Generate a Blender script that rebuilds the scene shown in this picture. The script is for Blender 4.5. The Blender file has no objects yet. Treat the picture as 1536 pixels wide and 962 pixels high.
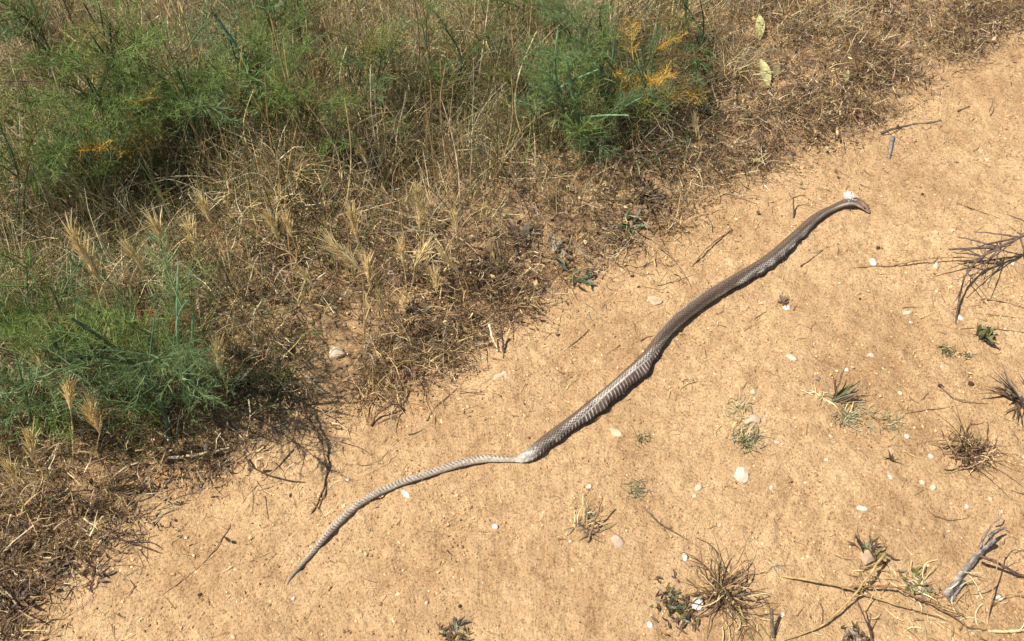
import bpy, bmesh, math, random
import numpy as np
from mathutils import Vector, Matrix

R = math.radians
random.seed(7)
rng = np.random.default_rng(11)
scene = bpy.context.scene
col = scene.collection

# ------------------------------------------------------------------ camera, sky, sun, exposure
CAM_H, PITCH, FPX = 1.5, 52.0, 1386.0          # eye height (m), degrees below horizon, focal length in photo pixels
cam_d = bpy.data.cameras.new('camera')
cam_d.sensor_width = 36.0
cam_d.lens = FPX / 1536 * 36.0
cam_d.clip_start = 0.02
cam_d.clip_end = 2000
cam = bpy.data.objects.new('camera', cam_d)
col.objects.link(cam)
cam.location = (0, 0, CAM_H)
cam.rotation_euler = (R(90 - PITCH), 0, 0)
scene.camera = cam

SUN_DIR = Vector((-0.98, -0.10, 0)).normalized()
SUN_EL = 60.0
sun_v = Vector((SUN_DIR.x * math.cos(R(SUN_EL)), SUN_DIR.y * math.cos(R(SUN_EL)), math.sin(R(SUN_EL))))
world = bpy.data.worlds.new('World')
scene.world = world
world.use_nodes = True
wn = world.node_tree
for n in list(wn.nodes):
    wn.nodes.remove(n)
sky = wn.nodes.new('ShaderNodeTexSky')
sky.sky_type = 'NISHITA'
sky.sun_disc = False
sky.sun_elevation = R(SUN_EL)
sky.sun_rotation = math.atan2(sun_v.x, sun_v.y)
bg = wn.nodes.new('ShaderNodeBackground')
bg.inputs['Strength'].default_value = 0.07
wo = wn.nodes.new('ShaderNodeOutputWorld')
wn.links.new(sky.outputs[0], bg.inputs[0])
wn.links.new(bg.outputs[0], wo.inputs[0])
sl = bpy.data.lights.new('sun', 'SUN')
sl.energy = 5.0
sl.angle = R(0.5)
sl.color = (1.0, 0.95, 0.87)
sun = bpy.data.objects.new('sun', sl)
col.objects.link(sun)
sun.rotation_euler = (-sun_v).to_track_quat('-Z', 'Y').to_euler()

vs = scene.view_settings
vs.view_transform = 'Standard'
vs.look = 'None'
vs.gamma = 1.0
vs.exposure = 0.78
vs.use_curve_mapping = False
scene.cycles.max_bounces = 5
scene.cycles.diffuse_bounces = 3
scene.cycles.transmission_bounces = 3
scene.cycles.transparent_max_bounces = 4

# ------------------------------------------------------------------ numbers: noise, pixel <-> ground
def _hash(ix, iy, seed):
    n = (ix.astype(np.int64) * 374761393 + iy.astype(np.int64) * 668265263 + seed * 1442695041) & 0xffffffff
    n = ((n ^ (n >> 13)) * 1274126177) & 0xffffffff
    return ((n ^ (n >> 16)) & 0xffff) / 65535.0

def vnoise(x, y, seed=0):
    x = np.asarray(x, float); y = np.asarray(y, float)
    ix = np.floor(x); iy = np.floor(y)
    fx = x - ix; fy = y - iy
    fx = fx * fx * (3 - 2 * fx); fy = fy * fy * (3 - 2 * fy)
    a = _hash(ix, iy, seed); b = _hash(ix + 1, iy, seed)
    c = _hash(ix, iy + 1, seed); d = _hash(ix + 1, iy + 1, seed)
    return (a * (1 - fx) + b * fx) * (1 - fy) + (c * (1 - fx) + d * fx) * fy - 0.5

def fbm(x, y, s, octv=3, seed=0):
    v = 0; amp = 1.0
    for o in range(octv):
        v = v + amp * vnoise(np.asarray(x) / s + 13.7 * o, np.asarray(y) / s + 7.1 * o, seed + o)
        s *= 0.47; amp *= 0.5
    return v

cp, sp_ = math.cos(R(PITCH)), math.sin(R(PITCH))
FWD = np.array([0, cp, -sp_]); UPV = np.array([0, sp_, cp]); RGT = np.array([1.0, 0, 0])
CAMP = np.array([0, 0, CAM_H])

def ray(px, py):
    return FWD + RGT * ((px - 768) / FPX) + UPV * ((481 - py) / FPX)

def flat(px, py, z=0.0):
    d = ray(px, py)
    return CAMP + d * ((z - CAM_H) / d[2])

def proj(P):
    q = np.asarray(P, float) - CAMP
    dep = q @ FWD
    return 768 + FPX * (q @ RGT) / dep, 481 - FPX * (q @ UPV) / dep

EDGE_PX = [(-260, 1300), (-60, 1090), (55, 962), (95, 895), (160, 838), (225, 785), (270, 735), (350, 700), (445, 668), (500, 632), (585, 600),
           (690, 545), (765, 495), (850, 440), (955, 388), (1010, 345), (1095, 298), (1200, 245), (1290, 212),
           (1375, 165), (1425, 105), (1540, 55), (1700, 0), (2000, -120)]
EDGE = np.array([flat(*p)[:2] for p in EDGE_PX])
far = np.array([[60.0, EDGE[-1][1] + 34.0], [60.0, 400], [-400, 400], [-400, -60], [EDGE[0][0] - 3, -60]])
VPOLY = np.vstack([EDGE, far])

def inside(x, y):
    x = np.asarray(x, float); y = np.asarray(y, float)
    r = np.zeros(x.shape, bool)
    n = len(VPOLY)
    for i in range(n):
        x0, y0 = VPOLY[i]; x1, y1 = VPOLY[(i + 1) % n]
        c = ((y0 > y) != (y1 > y))
        with np.errstate(divide='ignore', invalid='ignore'):
            xi = (x1 - x0) * (y - y0) / (y1 - y0 if y1 != y0 else 1e-9) + x0
        r ^= c & (x < xi)
    return r

def edge_d(x, y):
    """signed distance to the edge of the verge, positive on the verge"""
    x = np.asarray(x, float); y = np.asarray(y, float)
    best = np.full(x.shape, 1e9)
    for i in range(len(EDGE) - 1):
        ax, ay = EDGE[i]; bx, by = EDGE[i + 1]
        dx, dy = bx - ax, by - ay
        t = np.clip(((x - ax) * dx + (y - ay) * dy) / (dx * dx + dy * dy), 0, 1)
        best = np.minimum(best, np.hypot(x - ax - t * dx, y - ay - t * dy))
    return np.where(inside(x, y), best, -best)

def hfun(x, y):
    x = np.asarray(x, float); y = np.asarray(y, float)
    d = edge_d(x, y) + 0.05 * fbm(x, y, 0.16, 2, 3)
    k = np.clip(d / 0.22, 0, 1); k = k * k * (3 - 2 * k)
    h = 0.018 * fbm(x, y, 0.6, 2, 21)                      # slow swells
    h = h + 0.006 * fbm(x, y, 0.09, 2, 31)
    h = h + k * (0.028 + 0.045 * fbm(x, y, 0.17, 3, 41))    # the verge stands a little higher and lumpy
    return h

def ground(px, py):
    z = 0.0
    for _ in range(3):
        p = flat(px, py, z)
        z = float(hfun(p[0], p[1]))
    return np.array([p[0], p[1], z])

def lift(px, py, Y):
    """point on the pixel's ray at the depth Y of the thing's foot"""
    d = ray(px, py)
    return CAMP + d * (Y / d[1])

MPP = 1.9 / FPX          # metres per photo pixel near the middle of the picture
def mpp(px, py):
    p = ground(px, py)
    return float((p - CAMP) @ FWD) / FPX

# ------------------------------------------------------------------ materials
def new_mat(name):
    m = bpy.data.materials.new(name)
    m.use_nodes = True
    nt = m.node_tree
    b = nt.nodes['Principled BSDF']
    return m, nt, b

def N(nt, t, **kw):
    n = nt.nodes.new(t)
    for k, v in kw.items():
        setattr(n, k, v)
    return n

def col_mat(name, rough=0.75, spec=0.25, trans=0.0, vary=0.35, nscale=90.0, bump=0.0):
    m, nt, b = new_mat(name)
    at = N(nt, 'ShaderNodeAttribute', attribute_name='Col')
    oi = N(nt, 'ShaderNodeObjectInfo')
    tc = N(nt, 'ShaderNodeTexCoord')
    nz = N(nt, 'ShaderNodeTexNoise')
    nz.inputs['Scale'].default_value = nscale
    nz.inputs['Detail'].default_value = 3
    nt.links.new(tc.outputs['Object'], nz.inputs['Vector'])
    mr = N(nt, 'ShaderNodeMapRange')
    mr.inputs[1].default_value = 0.3; mr.inputs[2].default_value = 0.7
    mr.inputs[3].default_value = 1 - vary; mr.inputs[4].default_value = 1 + vary
    nt.links.new(nz.outputs[0], mr.inputs[0])
    mr2 = N(nt, 'ShaderNodeMapRange')
    mr2.inputs[3].default_value = 0.85; mr2.inputs[4].default_value = 1.15
    nt.links.new(oi.outputs['Random'], mr2.inputs[0])
    mu = N(nt, 'ShaderNodeMath', operation='MULTIPLY')
    nt.links.new(mr.outputs[0], mu.inputs[0]); nt.links.new(mr2.outputs[0], mu.inputs[1])
    vm = N(nt, 'ShaderNodeVectorMath', operation='SCALE')
    nt.links.new(at.outputs['Color'], vm.inputs[0]); nt.links.new(mu.outputs[0], vm.inputs['Scale'])
    nt.links.new(vm.outputs[0], b.inputs['Base Color'])
    b.inputs['Roughness'].default_value = rough
    b.inputs['Specular IOR Level'].default_value = spec
    if bump:
        bp = N(nt, 'ShaderNodeBump')
        bp.inputs['Strength'].default_value = bump
        bp.inputs['Distance'].default_value = 0.002
        nt.links.new(nz.outputs[0], bp.inputs['Height'])
        nt.links.new(bp.outputs[0], b.inputs['Normal'])
    if trans:
        tr = N(nt, 'ShaderNodeBsdfTranslucent')
        nt.links.new(vm.outputs[0], tr.inputs['Color'])
        mx = N(nt, 'ShaderNodeMixShader')
        mx.inputs[0].default_value = trans
        out = nt.nodes['Material Output']
        nt.links.new(b.outputs[0], mx.inputs[1]); nt.links.new(tr.outputs[0], mx.inputs[2])
        nt.links.new(mx.outputs[0], out.inputs['Surface'])
    return m

M = {}
M['dry'] = col_mat('dry_grass', 0.6, 0.3, 0.34)
M['green'] = col_mat('green_leaf', 0.5, 0.35, 0.42)
M['wood'] = col_mat('dead_wood', 0.85, 0.15, 0, 0.45, 160, 0.8)
M['stone'] = col_mat('stone', 0.8, 0.25, 0, 0.16, 120, 0.5)
M['crumb'] = col_mat('soil_crumb', 0.95, 0.1, 0, 0.2, 60)
M['fluff'] = col_mat('seed_fluff', 0.8, 0.1, 0.3, 0.05)
M['snake'] = col_mat('snake_skin', 0.5, 0.28, 0, 0.22, 210, 0.25)

def soil_mat():
    m, nt, b = new_mat('dry_soil')
    tc = N(nt, 'ShaderNodeTexCoord')
    def noise(scale, detail=4, rough=0.6):
        n = N(nt, 'ShaderNodeTexNoise')
        n.inputs['Scale'].default_value = scale
        n.inputs['Detail'].default_value = detail
        n.inputs['Roughness'].default_value = rough
        nt.links.new(tc.outputs['Object'], n.inputs['Vector'])
        return n
    big, mid, fine = noise(3.4, 6, 0.7), noise(26, 6, 0.72), noise(210, 4, 0.75)
    cr = N(nt, 'ShaderNodeValToRGB')
    e = cr.color_ramp.elements
    e[0].position = 0.38; e[0].color = (0.345, 0.205, 0.098, 1)
    e[1].position = 0.60; e[1].color = (0.555, 0.370, 0.192, 1)
    mixv = N(nt, 'ShaderNodeMath', operation='MULTIPLY_ADD')
    nt.links.new(big.outputs[0], mixv.inputs[0]); mixv.inputs[1].default_value = 0.55
    sc2 = N(nt, 'ShaderNodeMath', operation='MULTIPLY')
    nt.links.new(mid.outputs[0], sc2.inputs[0]); sc2.inputs[1].default_value = 0.45
    nt.links.new(sc2.outputs[0], mixv.inputs[2])
    nt.links.new(mixv.outputs[0], cr.inputs[0])
    # grains: darker and paler specks
    gr = N(nt, 'ShaderNodeValToRGB')
    g = gr.color_ramp.elements
    g[0].position = 0.36; g[0].color = (0.52, 0.46, 0.40, 1)
    g[1].position = 0.47; g[1].color = (1, 1, 1, 1)
    g2 = gr.color_ramp.elements.new(0.56); g2.color = (1.03, 1.03, 1.03, 1)
    g3 = gr.color_ramp.elements.new(0.66); g3.color = (1.32, 1.36, 1.40, 1)
    nt.links.new(fine.outputs[0], gr.inputs[0])
    mul = N(nt, 'ShaderNodeMix', data_type='RGBA', blend_type='MULTIPLY')
    mul.inputs[0].default_value = 1.0
    nt.links.new(cr.outputs[0], mul.inputs[6]); nt.links.new(gr.outputs[0], mul.inputs[7])
    # humus among the plants
    at = N(nt, 'ShaderNodeAttribute', attribute_name='verge')
    hm = N(nt, 'ShaderNodeMath', operation='MULTIPLY')
    mm = N(nt, 'ShaderNodeMapRange')
    mm.inputs[1].default_value = 0.42; mm.inputs[2].default_value = 0.6
    nt.links.new(mid.outputs[0], mm.inputs[0])
    nt.links.new(at.outputs['Fac'], hm.inputs[0]); nt.links.new(mm.outputs[0], hm.inputs[1])
    hmx = N(nt, 'ShaderNodeMix', data_type='RGBA')
    nt.links.new(hm.outputs[0], hmx.inputs[0])
    nt.links.new(mul.outputs[2], hmx.inputs[6])
    hmx.inputs[7].default_value = (0.13, 0.078, 0.042, 1)
    nt.links.new(hmx.outputs[2], b.inputs['Base Color'])
    b.inputs['Roughness'].default_value = 0.95
    b.inputs['Specular IOR Level'].default_value = 0.12
    add = N(nt, 'ShaderNodeMath', operation='MULTIPLY_ADD')
    nt.links.new(mid.outputs[0], add.inputs[0]); add.inputs[1].default_value = 1.2
    nt.links.new(fine.outputs[0], add.inputs[2])
    bp = N(nt, 'ShaderNodeBump')
    bp.inputs['Strength'].default_value = 1.0
    bp.inputs['Distance'].default_value = 0.006
    nt.links.new(add.outputs[0], bp.inputs['Height'])
    nt.links.new(bp.outputs[0], b.inputs['Normal'])
    return m
M['soil'] = soil_mat()

# ------------------------------------------------------------------ mesh helpers
def mesh_np(name, V, F, C=None, mat=None, smooth=True):
    """V (n,3), F (m,k) quads or triangles, C (n,3) colours"""
    me = bpy.data.meshes.new(name)
    V = np.ascontiguousarray(V, np.float32).reshape(-1, 3)
    F = np.ascontiguousarray(F, np.int32)
    m, k = F.shape
    me.vertices.add(len(V)); me.vertices.foreach_set('co', V.ravel())
    me.loops.add(m * k); me.loops.foreach_set('vertex_index', F.ravel())
    me.polygons.add(m)
    me.polygons.foreach_set('loop_start', np.arange(0, m * k, k, dtype=np.int32))
    me.polygons.foreach_set('loop_total', np.full(m, k, np.int32))
    me.polygons.foreach_set('use_smooth', np.full(m, smooth))
    if C is not None:
        a = me.color_attributes.new('Col', 'FLOAT_COLOR', 'POINT')
        c4 = np.ones((len(V), 4), np.float32); c4[:, :3] = np.clip(C, 0, 1)
        a.data.foreach_set('color', c4.ravel())
    me.update()
    if mat is not None:
        me.materials.append(M[mat])
    return me

def unit(a):
    return a / np.maximum(np.linalg.norm(a, axis=-1, keepdims=True), 1e-9)

def tubes(P, Rd, C, sides=3, ref=None):
    """P (n,k,3) centre lines, Rd (n,k) radii, C (n,3) or (n,k,3) -> V, F, C"""
    n, k, _ = P.shape
    T = unit(np.gradient(P, axis=1))
    if ref is None:
        ref = unit(rng.normal(size=(n, 1, 3)))
    S = np.cross(T, np.broadcast_to(ref, T.shape))
    bad = np.linalg.norm(S, axis=-1, keepdims=True) < 1e-4
    S = np.where(bad, np.cross(T, np.array([0.3, 0.9, 0.1])), S)
    S = unit(S); U = np.cross(S, T)
    if sides == 2:
        ring = np.stack([P - S * Rd[..., None], P + S * Rd[..., None]], axis=2)
    else:
        a = np.arange(sides) * 2 * np.pi / sides
        ring = P[:, :, None, :] + Rd[:, :, None, None] * (np.cos(a)[None, None, :, None] * S[:, :, None, :] + np.sin(a)[None, None, :, None] * U[:, :, None, :])
    V = ring.reshape(-1, 3)
    idx = np.arange(n * k * sides).reshape(n, k, sides)
    if sides == 2:
        F = np.stack([idx[:, :-1, 0], idx[:, :-1, 1], idx[:, 1:, 1], idx[:, 1:, 0]], -1).reshape(-1, 4)
    else:
        nx = np.roll(idx, -1, axis=2)
        F = np.stack([idx[:, :-1], nx[:, :-1], nx[:, 1:], idx[:, 1:]], -1).reshape(-1, 4)
    C = np.asarray(C, float)
    if C.ndim == 2:
        C = np.repeat(C[:, None, :], k, axis=1)
    C = np.repeat(C[:, :, None, :], sides, axis=2).reshape(-1, 3)
    return V, F, C

def join(chunks):
    Vs, Fs, Cs, o = [], [], [], 0
    for V, F, C in chunks:
        Vs.append(V); Fs.append(F + o); Cs.append(C); o += len(V)
    return np.vstack(Vs), np.vstack(Fs), np.vstack(Cs)

def curves(base, az, el, L, bend, curl=0.0, k=5, wob=0.0, floor=None):
    """strands that leave base at heading az and elevation el and bend over"""
    n = len(base)
    s = np.linspace(0, 1, k)[None, :]
    def a(v):
        return np.broadcast_to(np.asarray(v, float), (n,))[:, None]
    e = a(el) - a(bend) * s
    z = a(az) + a(curl) * s
    if wob:
        e = e + rng.normal(0, wob, (n, k)); z = z + rng.normal(0, wob, (n, k))
    st = a(L) / (k - 1)
    d = np.stack([np.cos(e) * np.cos(z), np.cos(e) * np.sin(z), np.sin(e)], -1) * st[..., None]
    P = np.zeros((n, k, 3))
    P[:, 0] = base
    P[:, 1:] = base[:, None, :] + np.cumsum(d[:, :-1], axis=1)
    if floor is not None:
        g = hfun(P[..., 0], P[..., 1]) if floor == 'ground' else 0.0
        P[..., 2] = np.maximum(P[..., 2], g + 0.0015 + 0.003 * rng.random((n, 1)))
    return P

def palette(cols, n, jit=0.18, w=None):
    c = np.array(cols, float)
    i = rng.choice(len(c), n, p=None if w is None else np.array(w) / np.sum(w))
    return np.clip(c[i] * (1 + rng.normal(0, jit, (n, 1))) * (1 + rng.normal(0, jit * 0.25, (n, 3))), 0.004, 0.95)

def link(name, data, parent=None, loc=None):
    o = bpy.data.objects.new(name, data)
    col.objects.link(o)
    if parent is not None:
        o.parent = parent
    if loc is not None:
        o.location = loc
    return o

def tag(o, label, cat, group=None):
    o['label'] = label; o['category'] = cat
    if group:
        o['group'] = group
    return o

def stuff(o):
    o['kind'] = 'stuff'
    return o

def thing(name, label, cat, loc, group=None):
    o = bpy.data.objects.new(name, None)
    o.empty_display_size = 0.02
    col.objects.link(o)
    o.location = loc
    return tag(o, label, cat, group)

def poly_smooth(pts, n):
    """Catmull-Rom through pts, n samples"""
    p = np.asarray(pts, float)
    p = np.vstack([2 * p[0] - p[1], p, 2 * p[-1] - p[-2]])
    seg = np.linalg.norm(np.diff(p[1:-1], axis=0), axis=1)
    cum = np.concatenate([[0], np.cumsum(seg)])
    u = np.linspace(0, cum[-1], n)
    i = np.clip(np.searchsorted(cum, u, side='right') - 1, 0, len(seg) - 1)
    t = ((u - cum[i]) / np.maximum(seg[i], 1e-9))[:, None]
    a, b, c, d = p[i], p[i + 1], p[i + 2], p[i + 3]
    return 0.5 * ((2 * b) + (c - a) * t + (2 * a - 5 * b + 4 * c - d) * t ** 2 + (3 * b - a - 3 * c + d) * t ** 3)

STRAW = (0.66, 0.50, 0.25); PALE = (0.74, 0.63, 0.40); TAN = (0.42, 0.29, 0.14); BROWN = (0.22, 0.135, 0.07)
DARK = (0.085, 0.055, 0.035); GREY = (0.30, 0.25, 0.19); UMBER = (0.14, 0.085, 0.05)
OLIVE = (0.17, 0.165, 0.05); GREEN = (0.11, 0.165, 0.045); BLUEG = (0.11, 0.155, 0.075); LIME = (0.20, 0.26, 0.07)
PSAGE = (0.34, 0.33, 0.20); SAGE = (0.20, 0.21, 0.13); ORANGE = (0.66, 0.40, 0.06); RUST = (0.26, 0.13, 0.05)

# ------------------------------------------------------------------ the ground, one sheet to the horizon
def axis(lo, hi, step, reach, grow=1.22):
    a = list(np.arange(lo, hi + step / 2, step))
    d = step; x = a[-1]
    while x < reach:
        d *= grow; x += d; a.append(x)
    d = step; x = a[0]; pre = []
    while x > -reach:
        d *= grow; x -= d; pre.append(x)
    return np.array(pre[::-1] + a)

gx = axis(-1.55, 1.55, 0.0042, 400); gy = axis(0.42, 2.45, 0.0042, 400)
GX, GY = np.meshgrid(gx, gy)
GZ = np.zeros_like(GX)
near = (np.abs(GX) < 4) & (GY > -3) & (GY < 6)
GZ[near] = hfun(GX[near], GY[near])
GZ[~near] = 0.0
D_ = np.zeros_like(GX); D_[near] = edge_d(GX[near], GY[near])
D_[~near] = np.where(inside(GX[~near], GY[~near]), 1.0, -1.0)
rough = np.where(near, 1.0, 0.0)
GZ += rough * (0.0046 * fbm(GX, GY, 0.030, 2, 51) + 0.0034 * vnoise(GX / 0.0085, GY / 0.0085, 61))
# little pits and scuffs in the trodden crust
pit = np.clip(fbm(GX, GY, 0.022, 2, 71) - 0.34, 0, 1)
GZ -= rough * pit * 0.012
GZ += rough * np.clip(D_ / 0.1, 0, 1) * 0.012 * fbm(GX, GY, 0.05, 2, 81)
gi = np.arange(GX.size).reshape(GX.shape)
GF = np.stack([gi[:-1, :-1], gi[:-1, 1:], gi[1:, 1:], gi[1:, :-1]], -1).reshape(-1, 4)
gm = mesh_np('ground', np.stack([GX, GY, GZ], -1).reshape(-1, 3), GF, None, 'soil')
va = gm.attributes.new('verge', 'FLOAT', 'POINT')
vv = np.clip((D_ + 0.05 * fbm(GX, GY, 0.12, 3, 91)) / 0.10, 0, 1)
va.data.foreach_set('value', vv.astype(np.float32).ravel())
gnd = link('ground', gm); gnd['kind'] = 'structure'

# ------------------------------------------------------------------ scatter fields
BARE = [(485, 490, 55, 34), (500, 545, 60, 28), (880, 275, 75, 26), (800, 262, 40, 20), (160, 700, 55, 30), (240, 745, 50, 22),
        (600, 455, 30, 20), (905, 430, 60, 25), (985, 352, 40, 18)]
def bare_f(px, py):
    v = np.ones(np.shape(px))
    for x, y, a, b in BARE:
        v *= 1 - 0.85 * np.exp(-(((px - x) / a) ** 2 + ((py - y) / b) ** 2))
    return v

def scatter(n, dens, dom=(-2.2, 2.0, 0.2, 3.1)):
    """n random ground points accepted by the density function of (x, y, d, px, py)"""
    out = []
    got = 0
    while got < n:
        x = rng.uniform(dom[0], dom[1], 60000); y = rng.uniform(dom[2], dom[3], 60000)
        d = edge_d(x, y)
        px, py = proj(np.stack([x, y, np.zeros_like(x)], -1))
        p = dens(x, y, d, px, py)
        inview = (px > -90) & (px < 1626) & (py > -110) & (py < 1050)
        p = p * np.where(inview, 1, 0.3)
        k = rng.random(len(x)) < p
        out.append(np.stack([x[k], y[k]], -1)); got += k.sum()
    q = np.vstack(out)[:n]
    return np.column_stack([q, hfun(q[:, 0], q[:, 1])])

def clump(x, y, s, seed):
    return np.clip(0.5 + 1.5 * fbm(x, y, s, 2, seed), 0, 1)

# crumbs of soil all over the path
def crumbs(name, n, dens, r0, r1, cols, mat, flat_=0.6, w=None):
    P = scatter(n, dens)
    r = r0 + (r1 - r0) * rng.random(n) ** 3
    octa = np.array([[1, 0, 0], [0, 1, 0], [-1, 0, 0], [0, -1, 0], [0, 0, 1], [0, 0, -1]], float)
    f = np.array([[0, 1, 4], [1, 2, 4], [2, 3, 4], [3, 0, 4], [1, 0, 5], [2, 1, 5], [3, 2, 5], [0, 3, 5]])
    V = octa[None] * r[:, None, None] * (1 + rng.normal(0, 0.28, (n, 6, 1)))
    a = rng.uniform(0, 6.28, n); ca, sa = np.cos(a)[:, None], np.sin(a)[:, None]
    st = rng.uniform(0.7, 1.5, n)[:, None]
    X = V[..., 0] * st; Y = V[..., 1]
    V = np.stack([X * ca - Y * sa, X * sa + Y * ca, V[..., 2] * flat_], -1) + P[:, None, :]
    V[..., 2] += (r * 0.25)[:, None]
    F = (f[None] + 6 * np.arange(n)[:, None, None]).reshape(-1, 3)
    C = np.repeat(palette(cols, n, 0.14, w), 6, axis=0)
    return stuff(link(name, mesh_np(name, V.reshape(-1, 3), F, C, mat, False)))

SOILC = [(0.46, 0.29, 0.14), (0.34, 0.20, 0.10), (0.60, 0.42, 0.24), (0.25, 0.14, 0.07)]
o = crumbs('soil_crumbs', 52000, lambda x, y, d, px, py: np.where(d < 0.1, 0.25 + 0.75 * clump(x, y, 0.12, 5), 0.35), 0.0006, 0.0032, SOILC, 'crumb', 0.6, [4, 4, 1, 3.5])
tag(o, 'tiny tan crumbs of dry soil strewn over the dirt path', 'soil crumbs')
o = crumbs('gravel', 650, lambda x, y, d, px, py: np.where(d < 0.02, 0.2 + 0.6 * clump(x, y, 0.3, 6) * (px > 800), 0.1), 0.0010, 0.0034,
           [(0.62, 0.5, 0.36), (0.7, 0.62, 0.5), (0.34, 0.25, 0.2), (0.45, 0.3, 0.2)], 'stone')
tag(o, 'fine pale gravel grains bedded in the dirt path', 'gravel')

# ------------------------------------------------------------------ litter and dry grass of the verge (beyond counting)
def litter_dens(x, y, d, px, py):
    e = np.clip((d + 0.03) / 0.09, 0, 1)
    e = np.maximum(e, 0.10 * np.exp(-np.clip(-d, 0, 9) / 0.05))
    return e * bare_f(px, py) * (0.25 + 0.75 * clump(x, y, 0.11, 8))

def strands_obj(name, label, cat, P, L, el, bend, width, cols, mat='dry', k=4, w=None, flat_ref=False, wob=0.2, curl=0.8, sides=2, jit=0.22):
    n = len(P)
    az = rng.uniform(0, 2 * np.pi, n)
    c = curves(P, az, el, L, bend, rng.normal(0, curl, n), k, wob, 'ground')
    taper = np.linspace(1, 0.25, k)[None]
    rd = np.asarray(width)[:, None] * taper
    ref = np.array([0, 0, 1.0]) + rng.normal(0, 0.4, (n, 1, 3)) if flat_ref else None
    V, F, C = tubes(c, rd, palette(cols, n, jit, w), sides, ref)
    return tag(stuff(link(name, mesh_np(name, V, F, C, mat))), label, cat)

n = 80000
P = scatter(n, litter_dens)
P[:, 2] += 0.045 * rng.random(n) ** 2.2
strands_obj('dry_litter', 'brown mat of broken dry stems and straw covering the verge', 'litter', P,
            0.012 + 0.06 * rng.random(n) ** 2, rng.normal(0.05, 0.3, n), rng.normal(0, 0.5, n),
            rng.uniform(0.0005, 0.0014, n), [STRAW, TAN, BROWN, UMBER, GREY, DARK, PALE], w=[2.5, 3, 5, 5, 2, 5, 1.6], k=4, flat_ref=True)

# curled bits of dead leaf
def flakes(name, label, n, dens, cols, s0, s1, w=None, z=0.02):
    P = scatter(n, dens); P[:, 2] += z * rng.random(n)
    L = s0 + (s1 - s0) * rng.random(n) ** 2
    c = curves(P, rng.uniform(0, 6.28, n), rng.normal(0.2, 0.5, n), L, rng.normal(0.4, 1.0, n), rng.normal(0, 0.6, n), 4, 0.1, 'ground')
    prof = np.array([0.35, 1.0, 0.85, 0.15])[None]
    V, F, C = tubes(c, (L * rng.uniform(0.12, 0.32, n))[:, None] * prof, palette(cols, n, 0.25, w), 2)
    return tag(stuff(link(name, mesh_np(name, V, F, C, 'dry'))), label, 'leaf litter')
flakes('leaf_litter', 'small curled brown dead leaf fragments under the verge plants', 36000,
       lambda *a: litter_dens(*a) * (0.3 + 0.7 * clump(a[0], a[1], 0.2, 18)), [BROWN, UMBER, TAN, DARK, GREY, STRAW], 0.004, 0.016, [4, 5, 3, 5, 1.5, 1.8], 0.035)

# low wiry brown grass, knee of the verge
def tall_f(px, py, d):
    """how tall the standing grass is, 0..1"""
    t = np.clip((d - 0.12) / 0.45, 0, 1)
    t = t * np.clip((1250 - px) / 350, 0.15, 1)
    return t
n = 30000
P = scatter(n, lambda x, y, d, px, py: np.clip((d - 0.0) / 0.12, 0, 1) * bare_f(px, py) * clump(x, y, 0.09, 28) ** 1.5)
px, py = proj(P); d = edge_d(P[:, 0], P[:, 1])
tf = tall_f(px, py, d)
strands_obj('wiry_grass', 'low wiry brown dry grass growing all over the verge', 'grass', P,
            (0.025 + 0.05 * rng.random(n)) * (0.7 + 1.1 * tf), rng.normal(0.8, 0.4, n), rng.normal(0.7, 0.6, n),
            rng.uniform(0.0004, 0.0009, n), [STRAW, TAN, BROWN, UMBER, GREY, OLIVE], w=[3, 3, 4, 4, 2, 4], k=5)
n = 27000
P = scatter(n, lambda x, y, d, px, py: tall_f(px, py, d) * (0.1 + 0.9 * clump(x, y, 0.13, 38) ** 1.3))
px, py = proj(P); d = edge_d(P[:, 0], P[:, 1]); tf = tall_f(px, py, d)
strands_obj('straw_grass', 'tall yellow dry straw grass standing at the back of the verge', 'grass', P,
            (0.06 + 0.16 * rng.random(n)) * (0.5 + 0.7 * tf), rng.normal(1.15, 0.25, n), rng.normal(0.55, 0.5, n),
            rng.uniform(0.0005, 0.0012, n), [STRAW, PALE, TAN, SAGE, OLIVE, BROWN], w=[4, 3, 2.5, 3, 3.5, 1], k=6, wob=0.1, curl=0.4)
# straw that has been flattened and lies over the rest
n = 9000
P = scatter(n, lambda x, y, d, px, py: np.clip((d - 0.3) / 0.45, 0.04, 1) * (d > 0.1) * np.clip((1450 - px) / 300, 0.2, 1) * (0.15 + 0.85 * clump(x, y, 0.16, 68)))
px, py = proj(P); d = edge_d(P[:, 0], P[:, 1])
P[:, 2] += 0.02 + 0.09 * rng.random(n) * np.clip(d / 0.7, 0.2, 1)
strands_obj('lodged_straw', 'flattened pale straw lying across the back of the verge', 'straw', P,
            0.03 + 0.10 * rng.random(n) ** 1.5, rng.normal(0.2, 0.4, n), rng.normal(0.2, 0.6, n), rng.uniform(0.0004, 0.0010, n),
            [STRAW, PALE, TAN, GREY, SAGE, BROWN], w=[4, 2.5, 4, 1.5, 1.5, 2], k=5, wob=0.12, curl=0.5, flat_ref=True)
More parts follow.
